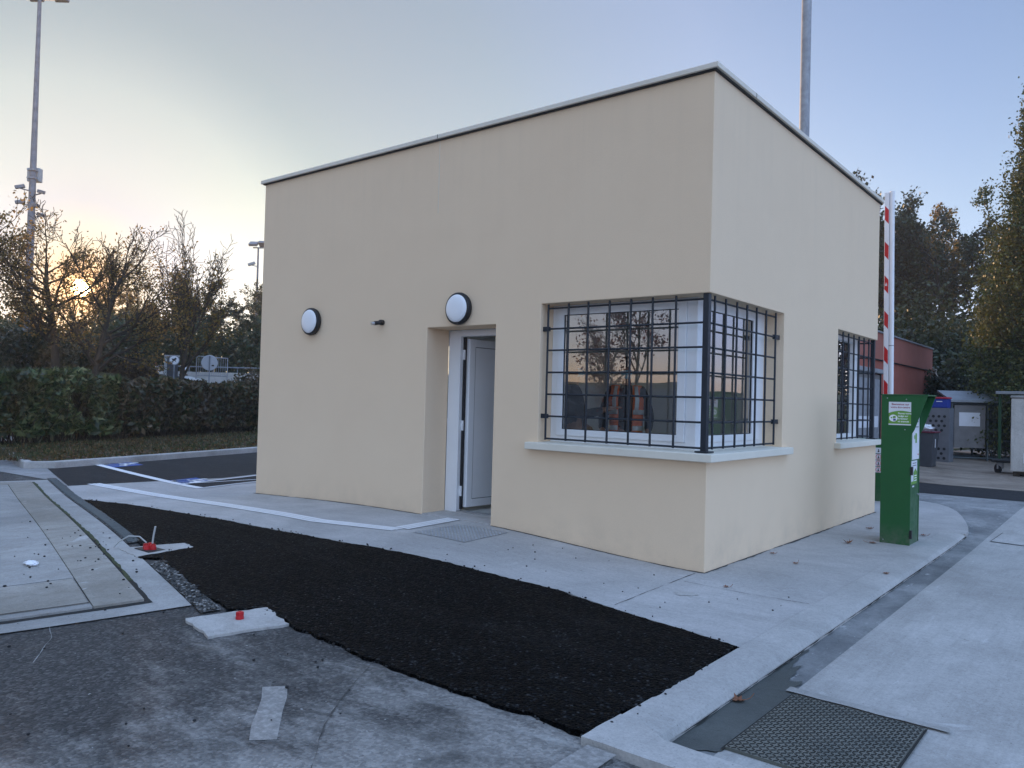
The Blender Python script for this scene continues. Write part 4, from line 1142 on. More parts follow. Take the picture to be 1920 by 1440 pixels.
def grow(rng, mb, twigs, p, d, L, r, lvl, cfg):
    n = cfg['seg'][lvl]; pts = [Vector(p)]; rad = [r]; d = Vector(d).normalized()
    dirs = [d]
    for i in range(n):
        j = Vector(rng.normal(0, cfg['wob'][lvl], 3)); d = (d + j + Vector((0, 0, cfg['up'][lvl]))).normalized()
        pts.append(pts[-1] + d * (L / n)); rad.append(r * (1 - (1 - cfg['taper']) * (i + 1) / n)); dirs.append(d)
    mb.tube(pts, [max(x, cfg['rmin']) for x in rad], 7 if lvl == 0 else (5 if lvl == 1 else 3), caps=False)
    if lvl >= len(cfg['kids']):
        twigs.append(pts); return
    if lvl >= len(cfg['kids']) - 1: twigs.append(pts[len(pts) // 2:])
    for k in range(cfg['kids'][lvl]):
        t = cfg['from'][lvl] + (1 - cfg['from'][lvl]) * ((k + rng.uniform(0, 1)) / cfg['kids'][lvl])
        i = min(int(t * n), n - 1); q = pts[i].lerp(pts[i + 1], t * n - i); dd = dirs[i + 1]
        h = Vector(rng.normal(size=3)); side = dd.cross(h).normalized()
        a = R(cfg['ang'][lvl] * rng.uniform(.7, 1.25))
        nd = dd * math.cos(a) + side * math.sin(a)
        grow(rng, mb, twigs, q, nd, L * cfg['len'][lvl] * rng.uniform(.65, 1.2) * (1.15 - .5 * t * cfg.get('top', .6)), max(rad[i] * .6, cfg['rmin']), lvl + 1, cfg)

def tree(name, label, loc, cfg, n_leaf, size, lm, seed, group=None, keep=None, elong=1.5, cat='tree', spread=.12):
    rng = np.random.default_rng(seed)
    t = thing(name, label, cat, loc, group)
    mb = MB(); tw = []
    base = Vector(loc)
    grow(rng, mb, tw, base - Vector((0, 0, .2)), cfg.get('dir', (0, 0, 1)), cfg['h'], cfg['r'], 0, cfg)
    mb.build('trunk', 'bark', t, smooth=60)
    seg = []
    for pts in tw:
        for i in range(len(pts) - 1): seg.append((pts[i], pts[i + 1]))
    A = np.array([s[0] for s in seg]); B = np.array([s[1] for s in seg])
    z = A[:, 2] - base.z
    wgt = np.ones(len(seg)) if keep is None else keep(z / max(z.max(), 1e-3))
    k = rng.choice(len(seg), n_leaf, p=wgt / wgt.sum()); f = rng.uniform(0, 1, (n_leaf, 1))
    P = A[k] * (1 - f) + B[k] * f + rng.normal(0, spread, (n_leaf, 3))
    leaf_object('crown', P, size, lm, rng, t, elong=elong)
    return t

def gz(x, y): return float(base_h(x, y))
CFG = dict(h=5.4, r=.15, seg=[9, 7, 5, 4], wob=[.05, .10, .14, .2], up=[.02, .07, .06, .05], taper=.25, rmin=.008,
           kids=[16, 9, 7], ang=[55, 42, 45], len=[.62, .5, .45], **{'from': [.34, .2, .2]}, top=.9)
def low_heavy(z): return np.clip(1.12 - z, .06, 1) ** 1.7
tg = 'autumn trees behind the hedge'
tree('autumn_tree', 'broad autumn tree in front of the tall lighting mast, sun to its right', (-23.08, 3.99, gz(-23.08, 3.99)), dict(CFG, h=3.85), 5600, .054, 'leaf_autumn', 80, tg, low_heavy)
tree('autumn_tree', 'autumn tree with its grey trunk just left of the domed bush, sun shining through', (-20.69, 3.98, gz(-20.69, 3.98)), dict(CFG, h=4.4, r=.13), 4600, .052, 'leaf_autumn', 320, tg, low_heavy)
tree('autumn_tree', 'nearly bare upright tree with yellow lower leaves beside the round signs', (-22.03, 7.39, gz(-22.03, 7.39)),
     dict(CFG, h=4.6, r=.11, ang=[36, 28, 40], up=[.02, .12, .10, .06], kids=[16, 9, 6]), 3300, .056, 'leaf_yellow', 31, tg, lambda z: np.clip(.95 - z, .03, 1) ** 2.2)
tree('autumn_tree', 'autumn tree cut by the left edge, with orange low leaves', (-24.4, 1.3, gz(-24.4, 1.3)), dict(CFG, h=4.2), 8500, .065, 'leaf_autumn', 43, tg, low_heavy)
# trees beyond them
bg = 'wooded background trees on the left'
CFGB = dict(CFG, h=8.5, r=.2, kids=[14, 8, 5], ang=[50, 42, 45])
pro = []
for k, (lm, sd, lab) in enumerate((('leaf_brown', 51, 'brown tinged woodland tree'), ('leaf_wood', 57, 'green woodland tree'), ('leaf_autumn', 63, 'sparse orange woodland tree'))):
    pro.append((lm, sd, lab))
protos = {}
def wood_tree(kind, x, y, s, rz, label, group, dz=0.0):
    lm, sd, lab = pro[kind]
    if kind not in protos:
        t = tree('woodland_tree', label, (x, y, gz(x, y) + dz), CFGB, 26000, .115, lm, sd, group, lambda z: np.clip(1.25 - z, .12, 1) ** 1.3)
        protos[kind] = t
    else:
        t = copy_tree(protos[kind]); t.location = (x, y, gz(x, y) + dz); t['label'] = label; t['group'] = group
    s = s * (.62 if group.startswith('wooded b') else .89); t.scale = (s, s, s); t.rotation_euler[2] = rz
    return t
wl = [(0, -34.5, 15.0, .72, 0.3, 'brown tinged background tree right behind the nearly bare tree'),
      (1, -33.0, 18.0, .74, 1.7, 'green background tree close to the slim floodlight pole'),
      (2, -40.0, 15.5, .60, 2.5, 'sparse orange background tree showing above the domed bush'),
      (1, -44.0, 7.0, .62, 4.0, 'green background tree behind the sunlit autumn trees'),
      (0, -41.0, 22.5, .84, 5.1, 'brown background tree just left of the gatehouse corner'),
      (1, -30.5, 18.5, .5, .8, 'low green background tree against the gatehouse corner'),
      (0, -46.0, 3.5, .7, 2.2, 'brown background tree far left behind the mast'),
      (2, -47.0, 18.0, .85, 3.4, 'pale far background tree behind the bare branches')]
for a in wl: wood_tree(*a, bg)

# understorey and thickets: leaf clumps spread through a volume
def thicket(name, label, cat, centers, n, size, lm, seed, loc, group=None, kind=None, elong=1.5, stems=None):
    rng = np.random.default_rng(seed); P = []
    for (c, r, w) in centers:
        m = int(n * w); v = rand_unit(rng, m) * (rng.uniform(0, 1, (m, 1)) ** .45)
        P.append(np.array(c) + v * np.array(r))
    P = np.concatenate(P)
    # gather into clumps so that gaps and dark hollows show
    q = rng.integers(0, len(P), max(1, len(P) // 45)); cl = P[q]
    pick = rng.integers(0, len(cl), len(P))
    P2 = cl[pick] + rng.normal(0, 1, P.shape) * (np.array(centers[0][1]) * .10 + .08)
    mixm = rng.uniform(0, 1, (len(P), 1)) < .7
    P = np.where(mixm, P2, P)
    if kind:
        o = leaf_object(name, P, size, lm, rng, None, loc, elong, kind=kind); tag(o, label, cat, group); return o
    t = thing(name, label, cat, loc, group)
    leaf_object('foliage', P, size, lm, rng, t, elong=elong)
    if stems:
        mb = MB()
        for s_ in stems: mb.tube(*s_, 5, False)
        mb.build('stems', 'bark', t, smooth=60)
    return t

# left: dark thicket under the background trees
cs = []
rr = random.Random(5)
for i in range(26):
    f = i / 25; x = -44 + f * 15 + rr.uniform(-1, 1); y = 3 + f * 17 + rr.uniform(-1, 1)
    cs.append(((x, y, gz(x, y) + 1.2), (1.7, 1.7, 1.5 + rr.uniform(0, .7)), 1 / 26))
thicket('thicket', 'dark mixed thicket under the background trees on the left', 'thicket', cs, 52000, .14, 'leaf_wood', 71, (-37, 10, 2), kind='stuff')
# mid-height shrubs in front of it
for k, (x, y, r, h, label, lm) in enumerate([(-26.6, 4.6, 1.3, 1.2, 'dark shrub between the two sunlit tree trunks', 'leaf_dark'), (-25.8, 1.6, 1.1, 1.0, 'reddish shrub at the left edge behind the hedge', 'leaf_autumn'),
                                  (-27.4, 7.0, 1.0, .9, 'dark shrub tucked behind the domed bush', 'leaf_dark'), (-24.2, 11.6, 1.0, .8, 'brown shrub in front of the crowd barrier', 'leaf_bush')]):
    thicket('shrub', label, 'shrub', [((x, y, gz(x, y) + h * .55), (r, r, h * .7), 1)], 3500, .10, lm, 80 + k, (x, y, gz(x, y)), 'shrubs beyond the hedge')
# domed bush
rng = np.random.default_rng(91); n = 9000
v = rand_unit(rng, n); v[:, 2] = np.abs(v[:, 2]); v *= rng.uniform(.82, 1.0, (n, 1))
c = np.array([-26.1, 7.85, 1.75])
e_u = np.array([.62, .78, 0]); e_w = np.array([-.78, .62, 0])
P = c + v[:, :1] * e_u * .82 + v[:, 1:2] * e_w * .7 + v[:, 2:] * np.array([0, 0, .82])
t = thing('clipped_bush', 'rusty brown bush clipped to a low dome behind the hedge', 'bush', (-26.1, 7.85, 1.75))
leaf_object('foliage', P, .045, 'leaf_bush', rng, t)

# hedges along the verge
def hedge(name, label, a, b, h, depth, n, size, lm, seed, gaps=0.0, twig=140, ragged=.05):
    rng = np.random.default_rng(seed); a = np.array(a); b = np.array(b); L = np.linalg.norm(b - a)
    d = (b - a) / L; w = np.array([-d[1], d[0]])
    P = []
    u = rng.uniform(0, L, n); sh = rng.uniform(0, 1, n)
    hh = h + ragged * np.sin(u * 3.1 + seed) + ragged * np.sin(u * 7.7)
    # shell-weighted cross-section
    side = rng.choice(4, n, p=[.48, .16, .22, .14])
    y = np.where(side == 0, -depth / 2 + np.abs(rng.normal(0, .09, n)), np.where(side == 1, depth / 2 - np.abs(rng.normal(0, .09, n)), rng.uniform(-depth / 2, depth / 2, n)))
    z = np.where(side == 2, hh - np.abs(rng.normal(0, .07, n)), hh * rng.uniform(.10, 1, n) ** .85)
    bulge = .10 * np.sin(u * 2.2 + z * 2 + seed) + .07 * np.sin(u * 5.3 - z * 4)
    y = y + bulge * np.where(side == 0, 1, .3)
    if gaps:
        g = np.sin(u * 1.7 + 1.3) * np.sin(z * 2.6 + .4 * u) + .35 * np.sin(u * 6 + z * 5)
        ok = (g < 1.05 - gaps) | (z > hh * .8)
        u, y, z = u[ok], y[ok], z[ok]
    G = a[None] + d[None] * u[:, None] + w[None] * y[:, None]
    Q = np.stack([G[:, 0], G[:, 1], bank(G[:, 0], G[:, 1]) + .10 + z], 1)
    mid = (a + b) / 2
    t = thing(name, label, 'hedge', (mid[0], mid[1], .1))
    leaf_object('foliage', Q, size, lm, rng, t, elong=2.0)
    mb = MB()
    for i in range(twig):
        uu = rng.uniform(0, L); yy = rng.uniform(-depth * .3, depth * .3); g = a + d * uu + w * yy
        p = Vector((g[0], g[1], .05)); pts = [p]; dr_ = Vector((rng.normal(0, .25), rng.normal(0, .25), 1))
        for k in range(4):
            dr_ = dr_ + Vector((rng.normal(0, .25), rng.normal(0, .25), 0)); pts.append(pts[-1] + dr_.normalized() * (h * rng.uniform(.2, .27)))
        mb.tube(pts, [.016, .012, .009, .006, .004], 4, False)
    mb.build('stems', 'bark', t)
    return t
hedge('hedge', 'dense dark green laurel hedge at the left, clipped flat', (-15.4, -3.6), (-17.6, 3.05), 1.56, 1.1, 15000, .115, 'leaf_laurel', 3, .16, 300, .10)
hedge('hedge', 'thinner twiggy hedge with brown tips and gaps, next to the gatehouse', (-17.55, 3.0), (-20.4, 8.9), 1.46, 1.0, 10500, .085, 'leaf_twiggy', 9, .34, 520, .08)
t = thicket('shrub', 'yellow green shrub at the hedge end against the gatehouse corner', 'shrub', [((-20.2, 9.0, 1.15), (.9, .9, 1.0), 1)], 5200, .07, 'leaf_twiggy', 99, (-20.2, 9.0, .1), 'shrubs beyond the hedge')
# grass and litter on the verge
rng = np.random.default_rng(17)
def verge_pts(n):
    f = rng.uniform(0, 1, n); s = rng.uniform(0, 1, n) ** .8
    K = np.array([(-18.5, .9), (-15.6, .15), (-13.6, -.3), (-12.05, -.60), (-12.05, .5), (-12.55, 2.1), (-13.2, 4.1), (-14.7, 8.5)])
    B = np.array([(-19.5, -1.5), (-18.4, -1), (-17, -2), (-15.6, -2.8), (-16.2, .0), (-17.0, 2.4), (-18.2, 4.8), (-20.6, 9.2)])
    i = np.minimum((f * 7).astype(int), 6); q = (f * 7 - i)[:, None]
    a = K[i] * (1 - q) + K[i + 1] * q; b = B[i] * (1 - q) + B[i + 1] * q
    return a * (1 - s[:, None]) + b * s[:, None]
def blades(name, G, hgt, wid, m, label, cat):
    n = len(G); z = gh(G[:, 0], G[:, 1]) + bank(G[:, 0], G[:, 1]) + .10
    th = rng.uniform(0, 2 * np.pi, n); h = hgt * rng.uniform(.5, 1.4, n)
    dx, dy = np.cos(th) * wid / 2, np.sin(th) * wid / 2
    lx, ly = rng.normal(0, .35, n) * h, rng.normal(0, .35, n) * h
    a = np.stack([G[:, 0] - dx, G[:, 1] - dy, z], 1); b = np.stack([G[:, 0] + dx, G[:, 1] + dy, z], 1)
    c = np.stack([G[:, 0] + dx * .3 + lx, G[:, 1] + dy * .3 + ly, z + h], 1); d = np.stack([G[:, 0] - dx * .3 + lx, G[:, 1] - dy * .3 + ly, z + h], 1)
    V = np.stack([a, b, c, d], 1).reshape(-1, 3)
    me = bpy.data.meshes.new(name); me.from_pydata(V.tolist(), [], np.arange(4 * n).reshape(-1, 4).tolist())
    me.materials.append(mat(m)); o = bpy.data.objects.new(name, me); link(o); tag(o, label, cat, kind='stuff'); return o
blades('grass', verge_pts(11000), .07, .016, 'grass', 'short green grass on the verge under the hedge', 'grass')
G = verge_pts(9000); P = np.stack([G[:, 0], G[:, 1], gh(G[:, 0], G[:, 1]) + bank(G[:, 0], G[:, 1]) + .115], 1)
o = leaf_object('leaf_litter', P, .05, 'litter', rng, None, (-15, 3, 0), 1.3, kind='stuff'); tag(o, 'fallen brown leaves scattered on the verge', 'leaves')
# moss line along the weighbridge frame

# right: the turning hornbeam column at the frame edge
def column_tree(name, label, loc, h, r, n, size, lm, seed, group=None):
    rng = np.random.default_rng(seed); b = Vector(loc)
    t = thing(name, label, 'tree', loc, group)
    mb = MB(); mb.tube([b + Vector((0, 0, -.2)), b + Vector((.05, 0, h * .3)), b + Vector((-.05, .05, h * .7)), b + Vector((0, 0, h * .97))], [.2, .15, .08, .02], 8, False)
    C = []
    for k in range(430):
        z = h * rng.uniform(.03, .97); a = rng.uniform(0, 2 * math.pi)
        prof = min(1, (z / h) / .12 + .6) * (1 - max(0, (z / h - .2) / .8) ** 1.35) * rng.uniform(.75, 1.12)
        L = r * prof
        p0 = b + Vector((0, 0, max(.2, z - L * 1.1))); p2 = b + Vector((math.cos(a) * L, math.sin(a) * L, z + .25)); p1 = p0.lerp(p2, .5) + Vector((0, 0, -.12 * L))
        mb.tube([p0, p1, p2], [.03, .02, .008], 4, False)
        for s_ in (.45, .7, .88, 1.02): C.append(p0.lerp(p2, s_) + Vector((0, 0, .05)))
    # the loose sprig on its left
    q0 = b + Vector((-.75, -.45, 6.3)); q1 = b + Vector((-1.25, -.8, 6.9)); q2 = b + Vector((-1.35, -.95, 7.55))
    mb.tube([q0, q1, q2], [.02, .014, .006], 4, False)
    mb.build('trunk', 'bark', t, smooth=60)
    C = np.array(C); k = rng.integers(0, len(C), n); P = C[k] + rng.normal(0, 1, (n, 3)) * np.array([.17, .17, .26])
    S2 = np.array([q1, q2, q1.lerp(q2, .5), q2 + Vector((.1, .1, .1)), q2 + Vector((-.15, -.05, -.2))]); k = rng.integers(0, 5, 420)
    P = np.concatenate([P, S2[k] + rng.normal(0, .11, (420, 3))])
    leaf_object('crown', P, size, lm, rng, t, elong=1.5)
    return t
column_tree('hornbeam_tree', 'tall dense column shaped tree with golden green leaves at the right edge', (.62, 20.3, 0), 10.8, 1.66, 140000, .056, 'leaf_poplar', 7)
wr = 'wooded slope trees on the right'
for a in [(0, -7.8, 36.0, 1.10, .4, 'tall airy brown tree whose top shows just right of the barrier arm'),
          (1, -4.6, 36.5, 1.06, 2.1, 'tall airy green tree left of the golden column tree'),
          (0, -1.0, 38.0, 1.0, 3.9, 'brown woodland tree half hidden by the golden column tree'),
          (1, -11.5, 38.5, 1.02, 5.2, 'green woodland tree hidden behind the gatehouse roof corner'),
          (2, -5.8, 41.0, 1.05, 1.2, 'sparse orange tree deeper in the wooded slope'),
          (1, 4.5, 36.0, 1.0, .9, 'green woodland tree behind the golden column tree, at the frame edge')]: wood_tree(*a, wr)
cs = []
for i in range(34):
    f = i / 33; x = -13 + f * 19 + rr.uniform(-.6, .6); y = 29.5 + rr.uniform(-1.5, 3.5)
    cs.append(((x, y, gz(x, y) + 2.6 + rr.uniform(-1.2, 2.0)), (1.9, 1.7, 2.3), 1 / 34))
thicket('wood', 'dense dark wood undergrowth covering the slope on the right', 'wood', cs, 95000, .13, 'leaf_wood', 73, (-4, 31, 0), kind='stuff')
cs = []
for i in range(12):
    x = -2.6 + i * .55 + rr.uniform(-.3, .3); y = 21.6 + rr.uniform(-.3, .9); cs.append(((x, y, .9 + rr.uniform(-.3, .9)), (.75, .6, 1.1), 1 / 12))
thicket('thicket', 'dark ivy thicket behind the bin shelter', 'thicket', cs, 24000, .085, 'leaf_dark', 74, (0, 21.8, 0), kind='stuff')
# seen mirrored in the window: young red trees across the road
CR_ = dict(CFG, h=4.6, r=.05, kids=[13, 6, 4], ang=[34, 35, 40], rmin=.005)
tree('red_tree', 'young dark red tree across the road, seen mirrored in the front window', (-5.94, -8.5, gz(-5.94, -8.5)), CR_, 3600, .05, 'leaf_red', 101, 'trees across the road', lambda z: np.ones_like(z), spread=.08)
tree('red_tree', 'smaller bushy red tree mirrored at the left of the front window', (-7.55, -9.9, gz(-7.55, -9.9)), dict(CR_, h=2.5), 2200, .042, 'leaf_red', 107, 'trees across the road', lambda z: np.ones_like(z), spread=.12)

# ================================================================== RED BUILDING
red = thing('red_building', 'low terracotta rendered building with a flat parapet behind the barrier', 'building', (-5.8, 17, 0))
MB().box(-9, -2.68, 11.0, 22.87, -.3, 2.70).build('wall', 'red_render', red)
MB().box(-9.03, -2.64, 10.96, 22.92, 2.70, 3.40).build('fascia', 'fascia', red, bevel=.006)
MB().box(-9.06, -2.60, 10.92, 22.96, 3.40, 3.44).build('parapet_cap', 'galv', red)
MB().box(-2.66, -2.63, 11, 22.9, 2.672, 2.698).build('drip_edge', 'black', red)
MB().tube([(-2.55, 22.75, 2.62), (-2.47, 22.78, 2.48), (-2.50, 22.8, 2.32), (-2.58, 22.8, 2.15), (-2.58, 22.8, 0)], .055, 10).lathe((-2.56, 22.75, 2.58), (0, 0, 1), [(0, .06), (.05, .085), (.16, .085)], 12).build('downpipe', 'downpipe', red, smooth=60)
cab = thing('metal_cabinet', 'grey metal cabinet with a white label against the red wall', 'cabinet', (-2.4, 13.4, 0))
MB().box(-2.67, -2.22, 12.2, 14.55, 0, 2.22).build('body', 'panel_grey', cab, bevel=.02)
MB().box(-2.215, -2.195, 12.3, 13.3, .15, 2.1).box(-2.215, -2.195, 13.34, 14.45, .15, 2.1).build('door', 'galv', cab, bevel=.01)
MB().box(-2.192, -2.186, 12.5, 14.3, .95, 1.22).build('label', 'sign_white', cab)
MB().box(-2.69, -2.10, 12.05, 14.7, 2.24, 2.34).build('top_ledge', 'galv', cab, bevel=.01)
MB().box(-2.30, -2.22, 14.62, 14.70, 0, 2.3).build('corner_post', 'black', cab)

# ================================================================== GREEN ACCESS TERMINAL
tm = thing('access_terminal', 'green sheet steel badge terminal with a hooded top beside the lane', 'terminal', (.81, 2.95, 0))
prof = [(.667, -.03), (.95, -.03), (.95, 1.13), (.978, 1.18), (1.095, 1.528), (.664, 1.528)]
mb = MB()
for y in (2.75, 3.148): mb.prism([(x, y, z) for x, z in prof], (0, .012, 0))
mb.box(.667, .679, 2.762, 3.148, -.03, 1.52)
mb.build('side_panels', 'green_paint', tm, bevel=.003)
MB().box(.679, .944, 2.762, 3.148, -.03, 1.50).build('front_panel', 'green_paint', tm, bevel=.002)
MB().box(.658, 1.10, 2.744, 3.166, 1.529, 1.541).build('hood', 'green_paint', tm, bevel=.003)
for z in (.72, .075): MB().box(.9445, .968, 2.742, 2.785, z, z + .085).build('hinge', 'black', tm, bevel=.003)
MB().box(.9445, .9475, 2.85, 2.93, .59, .605).build('maker_label', 'sign_white', tm)
MB().box(.9442, .9452, 2.775, 2.779, .06, .84).build('door_seam', 'black', tm)
MB().lathe((.9445, 3.11, .50), (1, 0, 0), [(0, .012), (.006, .012), (.008, .008)], 14).build('lock', 'steel', tm, smooth=40)
for x, z in ((.90, 1.49), (.89, 1.18), (.72, 1.50), (.70, .04)): MB().lathe((x, 2.7505, z), (0, -1, 0), [(0, .007), (.004, .005)], 8).build('rivet', 'steel', tm)
# printed sheet on the side facing the photographer
sx0, sx1, sz0, sz1, sy = .735, .945, 1.225, 1.462, 2.7485
sg = MB().box(sx0, sx1, sy - .0005, sy + .001, sz0, sz1).build('notice', 'sign_white', tm)
O = (sx0, sy - .0011, sz0); U = (1, 0, 0); Vv = (0, 0, 1)
ww, hh = sx1 - sx0, sz1 - sz0
m = MB(); flat_poly(m, [(0, .012), (ww, .012), (ww, .135)] + [(ww * (1 - k / 14), .135 + .022 * math.sin(math.pi * (k / 14) * .9) - .02 * (k / 14)) for k in range(1, 15)], O, U, Vv)
m.build('green_field', 'sign_green', sg)
m = MB(); flat_poly(m, circle(.045, .07, .040, 24, .036), (sx0, sy - .0016, sz0), U, Vv); m.build('white_oval', 'ink_white', sg)
m = MB(); flat_poly(m, [(.042, .068), (.068, .072), (.066, .094), (.040, .089)], (sx0, sy - .0020, sz0), U, Vv)
flat_poly(m, [(.020, .070), (.034, .066), (.035, .080), (.022, .082)], (sx0, sy - .0020, sz0), U, Vv)
m.build('green_mark', 'sign_green', sg)
m = MB(); flat_poly(m, [(.044, .043), (.068, .043), (.068, .064), (.044, .064)], (sx0, sy - .0020, sz0), U, Vv); m.build('blue_mark', 'ink_blue', sg)
m = MB(); put_text(m, 'Bienvenue sur', (sx0 + ww * .52, sy - .0013, sz0 + hh * .86), U, Vv, .029, bold=.0006); put_text(m, 'votre éco-centre', (sx0 + ww * .52, sy - .0013, sz0 + hh * .735), U, Vv, .0265, bold=.0006)
m.build('heading', 'ink_red', sg)
m = MB()
for k, s_ in enumerate(('Passez votre', 'badge sur', 'le lecteur', 'et avancez')): put_text(m, s_, (sx0 + ww * .42, sy - .0020, sz0 + hh * (.475 - .115 * k)), U, Vv, .0245, 'LEFT', .0007)
m.build('instruction', 'ink_white', sg)
# sheets on the front facing the lane
fx = .9448
sg = MB().box(fx, fx + .0015, 2.825, 3.14, .872, 1.36).build('notice', 'sign_white', tm)
O = (fx + .0021, 2.825, .872); U = (0, 1, 0)
m = MB(); flat_poly(m, [(.13, .17), (.20, .17), (.20, .27), (.13, .27)], O, U, Vv); flat_poly(m, [(.08, .21), (.12, .21), (.12, .25), (.08, .25)], O, U, Vv); m.build('green_mark', 'sign_green', sg)
m = MB()
for z in (.445, .415, .385, .33): flat_poly(m, [(.05, z), (.27, z), (.27, z + .012), (.05, z + .012)], O, U, Vv)
m.build('text_lines', 'ink_grey', sg)
m = MB(); flat_poly(m, [(.25, .04), (.29, .04), (.29, .055), (.25, .055)], O, U, Vv); m.build('red_mark', 'arm_red', sg)
sg = MB().box(fx, fx + .0015, 2.80, 3.06, .62, .86).build('notice', 'sign_white', tm)
O = (fx + .0021, 2.80, .62)
m = MB(); flat_poly(m, [(.10, 0), (.26, 0), (.26, .12), (.18, .16), (.10, .12)], O, U, Vv); flat_poly(m, [(0, 0), (.10, 0), (.10, .03), (0, .03)], O, U, Vv); m.build('green_field', 'sign_green', sg)
m = MB()
for z in (.21, .185): flat_poly(m, [(.05, z), (.22, z), (.22, z + .010), (.05, z + .010)], O, U, Vv)
m.build('text_lines', 'ink_grey', sg)
m = MB()
for z in (.03, .055, .08): flat_poly(m, [(.13, z), (.24, z), (.24, z + .010), (.13, z + .010)], (fx + .0026, 2.80, .62), U, Vv)
m.build('instruction', 'ink_white', sg)

# ================================================================== LIFTING BARRIER
br = thing('lifting_barrier', 'raised white barrier arm with red bands on a green cabinet behind the terminal', 'barrier', (-.4, 6.8, 0))
MB().box(-.66, -.24, 6.6, 7.0, -.03, .93).build('cabinet', 'green_paint', br, bevel=.01)
lean = lambda z: -.029 * (z - 1.6) / 3.05
def zx(x, z): return x + lean(z)
a = MB(); b0, b1 = .95, 4.64
a.raw([(zx(x, z), y, z) for z in (b0, b1) for y in (6.6, 6.66) for x in (-.242, -.176)], [(0, 2, 3, 1), (4, 5, 7, 6), (0, 1, 5, 4), (2, 6, 7, 3), (0, 4, 6, 2), (1, 3, 7, 5)])
arm = a.build('arm', 'arm_white', br, bevel=.006)
MB().tube([(zx(-.142, b0), 6.635, b0), (zx(-.142, 3.4), 6.635, 3.4), (zx(-.142, b1 + .012), 6.635, b1 + .012)], .034, 20).build('arm_tube', 'arm_white', br, smooth=50)
MB().lathe((zx(-.142, 2.33), 6.635, 2.33), (0, 0, 1), [(0, .0352), (.012, .0352)], 20).build('tube_joint', 'galv', br, smooth=50)
for i, z in enumerate((4.30, 3.76, 3.25, 2.72, 2.19, 1.69)):
    m = MB(); q0, q1 = -.235, -.179
    m.quad((zx(q0, z), 6.5985, z - .07), (zx(q1, z), 6.5985, z - .14), (zx(q1, z), 6.5985, z + .07), (zx(q0, z), 6.5985, z + .14))
    m.build('red_band', 'arm_red', arm)
m = MB(); z = 3.25
for dx, h in ((-.226, .03), (-.216, .05), (-.206, .035)): m.quad((dx + lean(z), 6.5975, z - .02), (dx + .007 + lean(z), 6.5975, z - .02), (dx + .007 + lean(z), 6.5975, z - .02 + h), (dx + lean(z), 6.5975, z - .02 + h))
m.build('maker_mark', 'ink_white', arm)
MB().box(-.28, -.10, 6.68, 6.80, .88, 1.06).build('arm_clamp', 'galv', br, bevel=.01)
for k, z in enumerate((.765, .67, .575, .48)):
    m = MB(); m.box(-.335, -.250, 6.597, 6.5995, z - .042, z + .042); st = m.build('pictogram', 'sign_white', br)
    if k:
        m = MB()
        outer, inner = circle(-.292, z, .038), circle(-.292, z, .030)
        for i in range(24):
            j = (i + 1) % 24
            m.quad((outer[i][0], 6.5965, outer[i][1]), (outer[j][0], 6.5965, outer[j][1]), (inner[j][0], 6.5965, inner[j][1]), (inner[i][0], 6.5965, inner[i][1]))
        m.build('red_ring', 'arm_red', st)
    m = MB(); flat_poly(m, circle(-.292, z + .012, .009, 10), (0, 6.5960, 0), (1, 0, 0), (0, 0, 1)); flat_poly(m, [(-.304, z - .024), (-.282, z - .024), (-.278, z), (-.300, z + .002)], (0, 6.5960, 0), (1, 0, 0), (0, 0, 1))
    m.build('figure', 'ink_black', st)

# ================================================================== BINS AND CAGES
wbn = thing('wheelie_bin', 'dark grey wheelie bin with a maroon lid, filled above its rim, behind the terminal', 'bin', (-1.3, 14.75, 0))
mb = MB(); mb.raw([(-1.52, 14.55, .05), (-1.06, 14.55, .05), (-1.06, 15.0, .05), (-1.52, 15.0, .05), (-1.60, 14.48, .86), (-1.0, 14.48, .86), (-1.0, 15.08, .86), (-1.60, 15.08, .86)], [(0, 1, 2, 3), (4, 7, 6, 5), (0, 4, 5, 1), (1, 5, 6, 2), (2, 6, 7, 3), (3, 7, 4, 0)])
mb.build('body', 'bin_grey', wbn, bevel=.02)
MB().box(-1.63, -.97, 14.45, 15.1, .86, .895).build('lid', 'bin_lid', wbn, bevel=.012)
MB().box(-.999, -.99, 14.56, 14.60, .52, .72).build('label', 'sign_white', wbn)
for x in (-1.48, -1.10): MB().lathe((x, 15.02, .09), (1, 0, 0), [(-.03, .085), (.03, .085)], 16).build('wheel', 'rubber', wbn, smooth=40)
rng = np.random.default_rng(5)
def crumple(name, c, r, m, label, cat, seed):
    rg = random.Random(seed); mb = MB(); mb.ball(c, *r, 14, 9)
    mb.v = [(c[0] + (x - c[0]) * rg.uniform(.65, 1.2), c[1] + (y - c[1]) * rg.uniform(.65, 1.2), c[2] + (z - c[2]) * rg.uniform(.6, 1.25)) for x, y, z in mb.v]
    o = mb.build(name, m, None, (c[0], c[1], c[2] - r[2])); return tag(o, label, cat)
crumple('rubbish_bag', (-1.25, 14.75, .97), (.20, .17, .09), 'white_bag', 'crumpled pale plastic bag lying on the maroon bin lid', 'bag', 3)
pp = thing('perforated_panel', 'grey perforated steel screen with round holes behind the wheelie bin', 'panel', (-1.55, 16.9, 0))
pb_ = MB().box(-2.1, -1.10, 16.88, 17.5, -.05, 1.46).build('body', 'perf', pp)
m = MB()
for r_, z in enumerate((1.24, 1.12, 1.0, .88, .40, .28, .16)):
    for k in range(7):
        x = -1.99 + k * .13 + (.065 if r_ % 2 else 0)
        if x < -1.17: flat_poly(m, circle(x, z, .036, 14), (0, 16.877, 0), (1, 0, 0), (0, 0, 1))
merge_into(pb_, m.build('hole_pattern', 'black', pp))
bb = thing('storage_box', 'blue plastic box with a red lid on top of the perforated screen', 'box', (-1.35, 17.1, 1.46))
